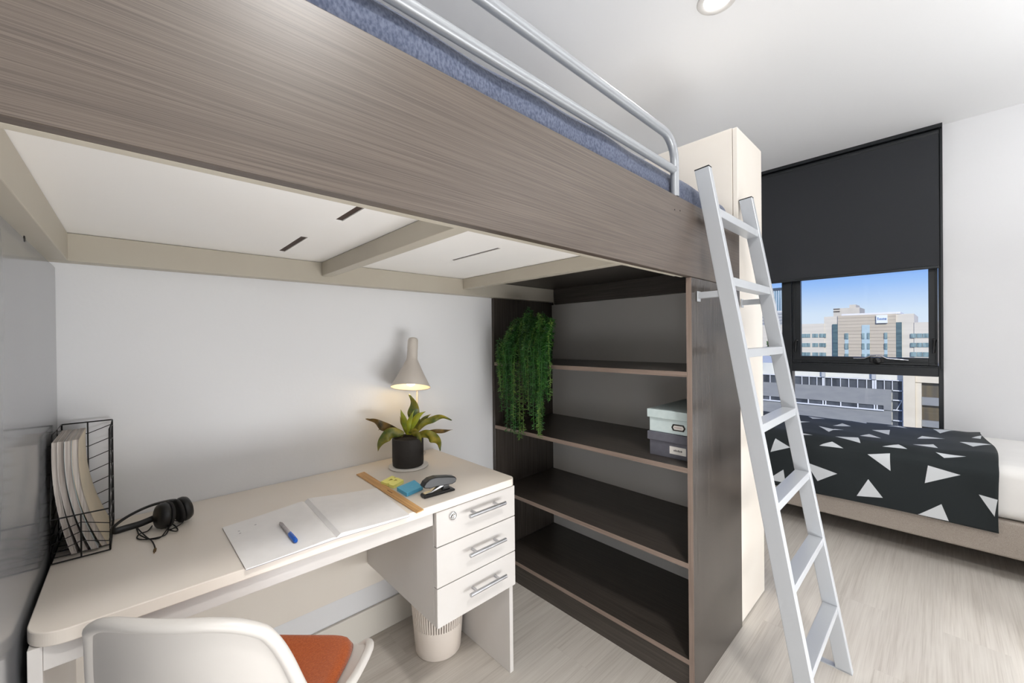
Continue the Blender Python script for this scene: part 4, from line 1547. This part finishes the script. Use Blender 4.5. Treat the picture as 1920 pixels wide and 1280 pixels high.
# near office with ribbon windows
NX = 60.0
nb_ = thing('near_office', 'blue-grey office with ribbon windows just across the street', 'building', (NX, 14, -25.5))
yr = Y(1694, NX, 715)
CLAD = mat('blue_grey_cladding', srgb(146, 147, 146), .5, spec=.2, noise=(.8, srgb(138, 139, 140)), stretch=(1, 1, 3))
PFAS = mat('pale_fascia', srgb(228, 224, 208), .8, noise=(.4, srgb(208, 208, 200)))
DGL = mat('dark_office_glass', srgb(58, 62, 68), .3, spec=.2, noise=(.7, srgb(92, 96, 102)), stretch=(1, 1.5, .4))
WHF = mat('white_window_frame', srgb(224, 226, 228), .6, noise=(1, srgb(218, 220, 222)))
YE = 95.0
bdy = MB()
box(NX, NX + 22, yr, YE, -25.4, -2.1).build('fascia_wall', PFAS, nb_)
box(NX - .25, NX - .001, Y(1672, NX, 735), YE, -6.40, -4.62).build('cladding', CLAD, nb_)
box(NX - .25, NX - .001, Y(1672, NX, 735), YE, -25.4, -6.95).build('cladding', CLAD, nb_)
gl = box(NX - .10, NX - .001, yr + .05, YE, -4.62, -3.60).build('ribbon_window', DGL, nb_)
gl2 = box(NX - .10, NX - .001, Y(1656, NX, 760), YE, -6.85, -6.40).build('ribbon_window', DGL, nb_)
box(NX - .42, NX - .11, Y(1658, NX, 768), YE, -6.98, -6.86).build('sill', WHF, nb_)
box(NX - .25, NX - .11, Y(1672, NX, 735), Y(1657, NX, 760), -6.86, -6.40).build('cladding', CLAD, nb_)
us = [1431, 1445, 1460, 1474, 1489.5, 1504.5, 1518, 1532.5, 1544, 1547, 1560, 1576.5, 1592, 1608.5, 1625.5, 1637.5, 1642, 1658.5, 1673.5, 1692.5]
for i, u in enumerate(us):
    yy = Y(u, NX, 715)
    wid = .16 if u in (1544, 1637.5, 1642) else .06
    box(NX - .30, NX - .11, yy - wid / 2, yy + wid / 2, -4.62, -3.60).build('mullion', WHF, gl)
box(NX - .30, NX - .11, yr, YE, -3.64, -3.56).build('window_head', WHF, gl)
for u in (1445, 1470, 1516.5, 1544, 1549, 1577, 1609, 1640, 1645):
    yy = Y(u, NX, 757)
    box(NX - .30, NX - .11, yy - .05, yy + .05, -6.86, -6.40).build('mullion', WHF, gl2)
for u in (1545, 1639):
    yy = Y(u, NX, 700)
    box(NX - .5, NX - .001, yy - .16, yy + .16, -3.56, -2.1).build('fascia_post', mat('grey_post', srgb(186, 188, 188), .7, noise=(1, srgb(180, 182, 182))), nb_)
# glazed stair corner
sc = box(NX - .12, NX - .001, yr + .02, Y(1674.5, NX, 740), -25.4, -4.66).build('corner_glazing', DGL, nb_)
k = 0
for v in (732, 750, 768.5, 788):
    z = px(1684, v, 'x', NX).z
    box(NX - .32, NX - .13, yr, Y(1674.5, NX, 740), z - .05, z + .05).build('transom', WHF, sc)
box(NX - .32, NX - .13, yr, yr + .09, -25.4, -3.6).build('mullion', WHF, sc)
dA, dB = px(1681, 768, 'x', NX - .2), px(1692, 750, 'x', NX - .2)
MB().tube([dA, dB], .04, 6).build('brace', WHF, sc)
for v0, v1 in ((690, 735), (749, 768), (775, 800)):
    pass
PIL = mat('cream_column_render', srgb(222, 212, 192), .85, noise=(.6, srgb(214, 203, 182)))
an = thing('cream_annex', 'cream rendered building with dark windows next to the blue-grey office', 'building', (NX, -1, -25.5))
AX = NX - 1.0
ya = lambda u: Y(u, AX, 740)
box(AX, AX + 18, ya(1716), yr - .02, -25.4, -2.4).build('column', PIL, an)
box(AX + .15, AX + .6, ya(1703.5), yr - .021, -25.4, -3.0).build('reveal', mat('tan_reveal', srgb(186, 166, 140), .85, noise=(1, srgb(178, 158, 132))), an)
box(AX + .3, AX + 18, -14, ya(1716) - .01, px(1740, 718, 'x', AX).z, -2.4).build('fascia', PIL, an)
box(AX + .2, AX + .8, ya(1727.5), ya(1716) - .01, -25.4, px(1720, 718, 'x', AX).z).build('column', PIL, an)
g1 = box(AX + .8, AX + 18, -14, ya(1727.5) - .01, -25.4, px(1740, 718, 'x', AX).z - .01).build('glazing', mat('amber_lit_glass', srgb(66, 68, 72), .3, spec=.2, noise=(.8, srgb(104, 94, 76), 2), stretch=(1, 1.6, .1)), an)
for v0, v1 in ((746, 761), (790, 802), (830, 845)):
    za, zb = px(1745, v1, 'x', AX).z, px(1745, v0, 'x', AX).z
    box(AX + .4, AX + .79, -14, ya(1727.5) - .01, za, zb).build('spandrel', CLAD, g1)

# trees down in the street
TREE = mat('street_tree_leaf', srgb(74, 104, 58), .8, noise=(2.0, srgb(110, 134, 84), 4))
rt_ = random.Random(2)
TXc = 120.0
p = px(1458, 650, 'x', TXc)
t_ = thing('street_tree', 'green street tree beyond the left window pane', 'tree', (TXc, p.y, -25.5))
m_ = MB()
for k in range(700):
    d = Vector((rt_.gauss(0, 1), rt_.gauss(0, 1), rt_.gauss(0, 1))).normalized() * (2.8 * rt_.random() ** .4)
    c = Vector((TXc, p.y, p.z)) + Vector((d.x, d.y * .9, d.z * 1.3))
    a = Vector((rt_.uniform(-1, 1), rt_.uniform(-1, 1), rt_.uniform(-1, 1))).normalized() * .38
    b = a.cross(Vector((rt_.uniform(-1, 1), rt_.uniform(-1, 1), rt_.uniform(-1, 1)))).normalized() * .22
    m_.add([c - a, c + b, c + a, c - b], [(0, 1, 2, 3)])
m_.build('crown', TREE, t_)
MB().tube([(TXc, p.y, -25.4), (TXc, p.y, p.z)], [.4, .15], 8).build('trunk', mat('grey_bark', srgb(100, 88, 76), .9, noise=(3, srgb(88, 76, 66))), t_)
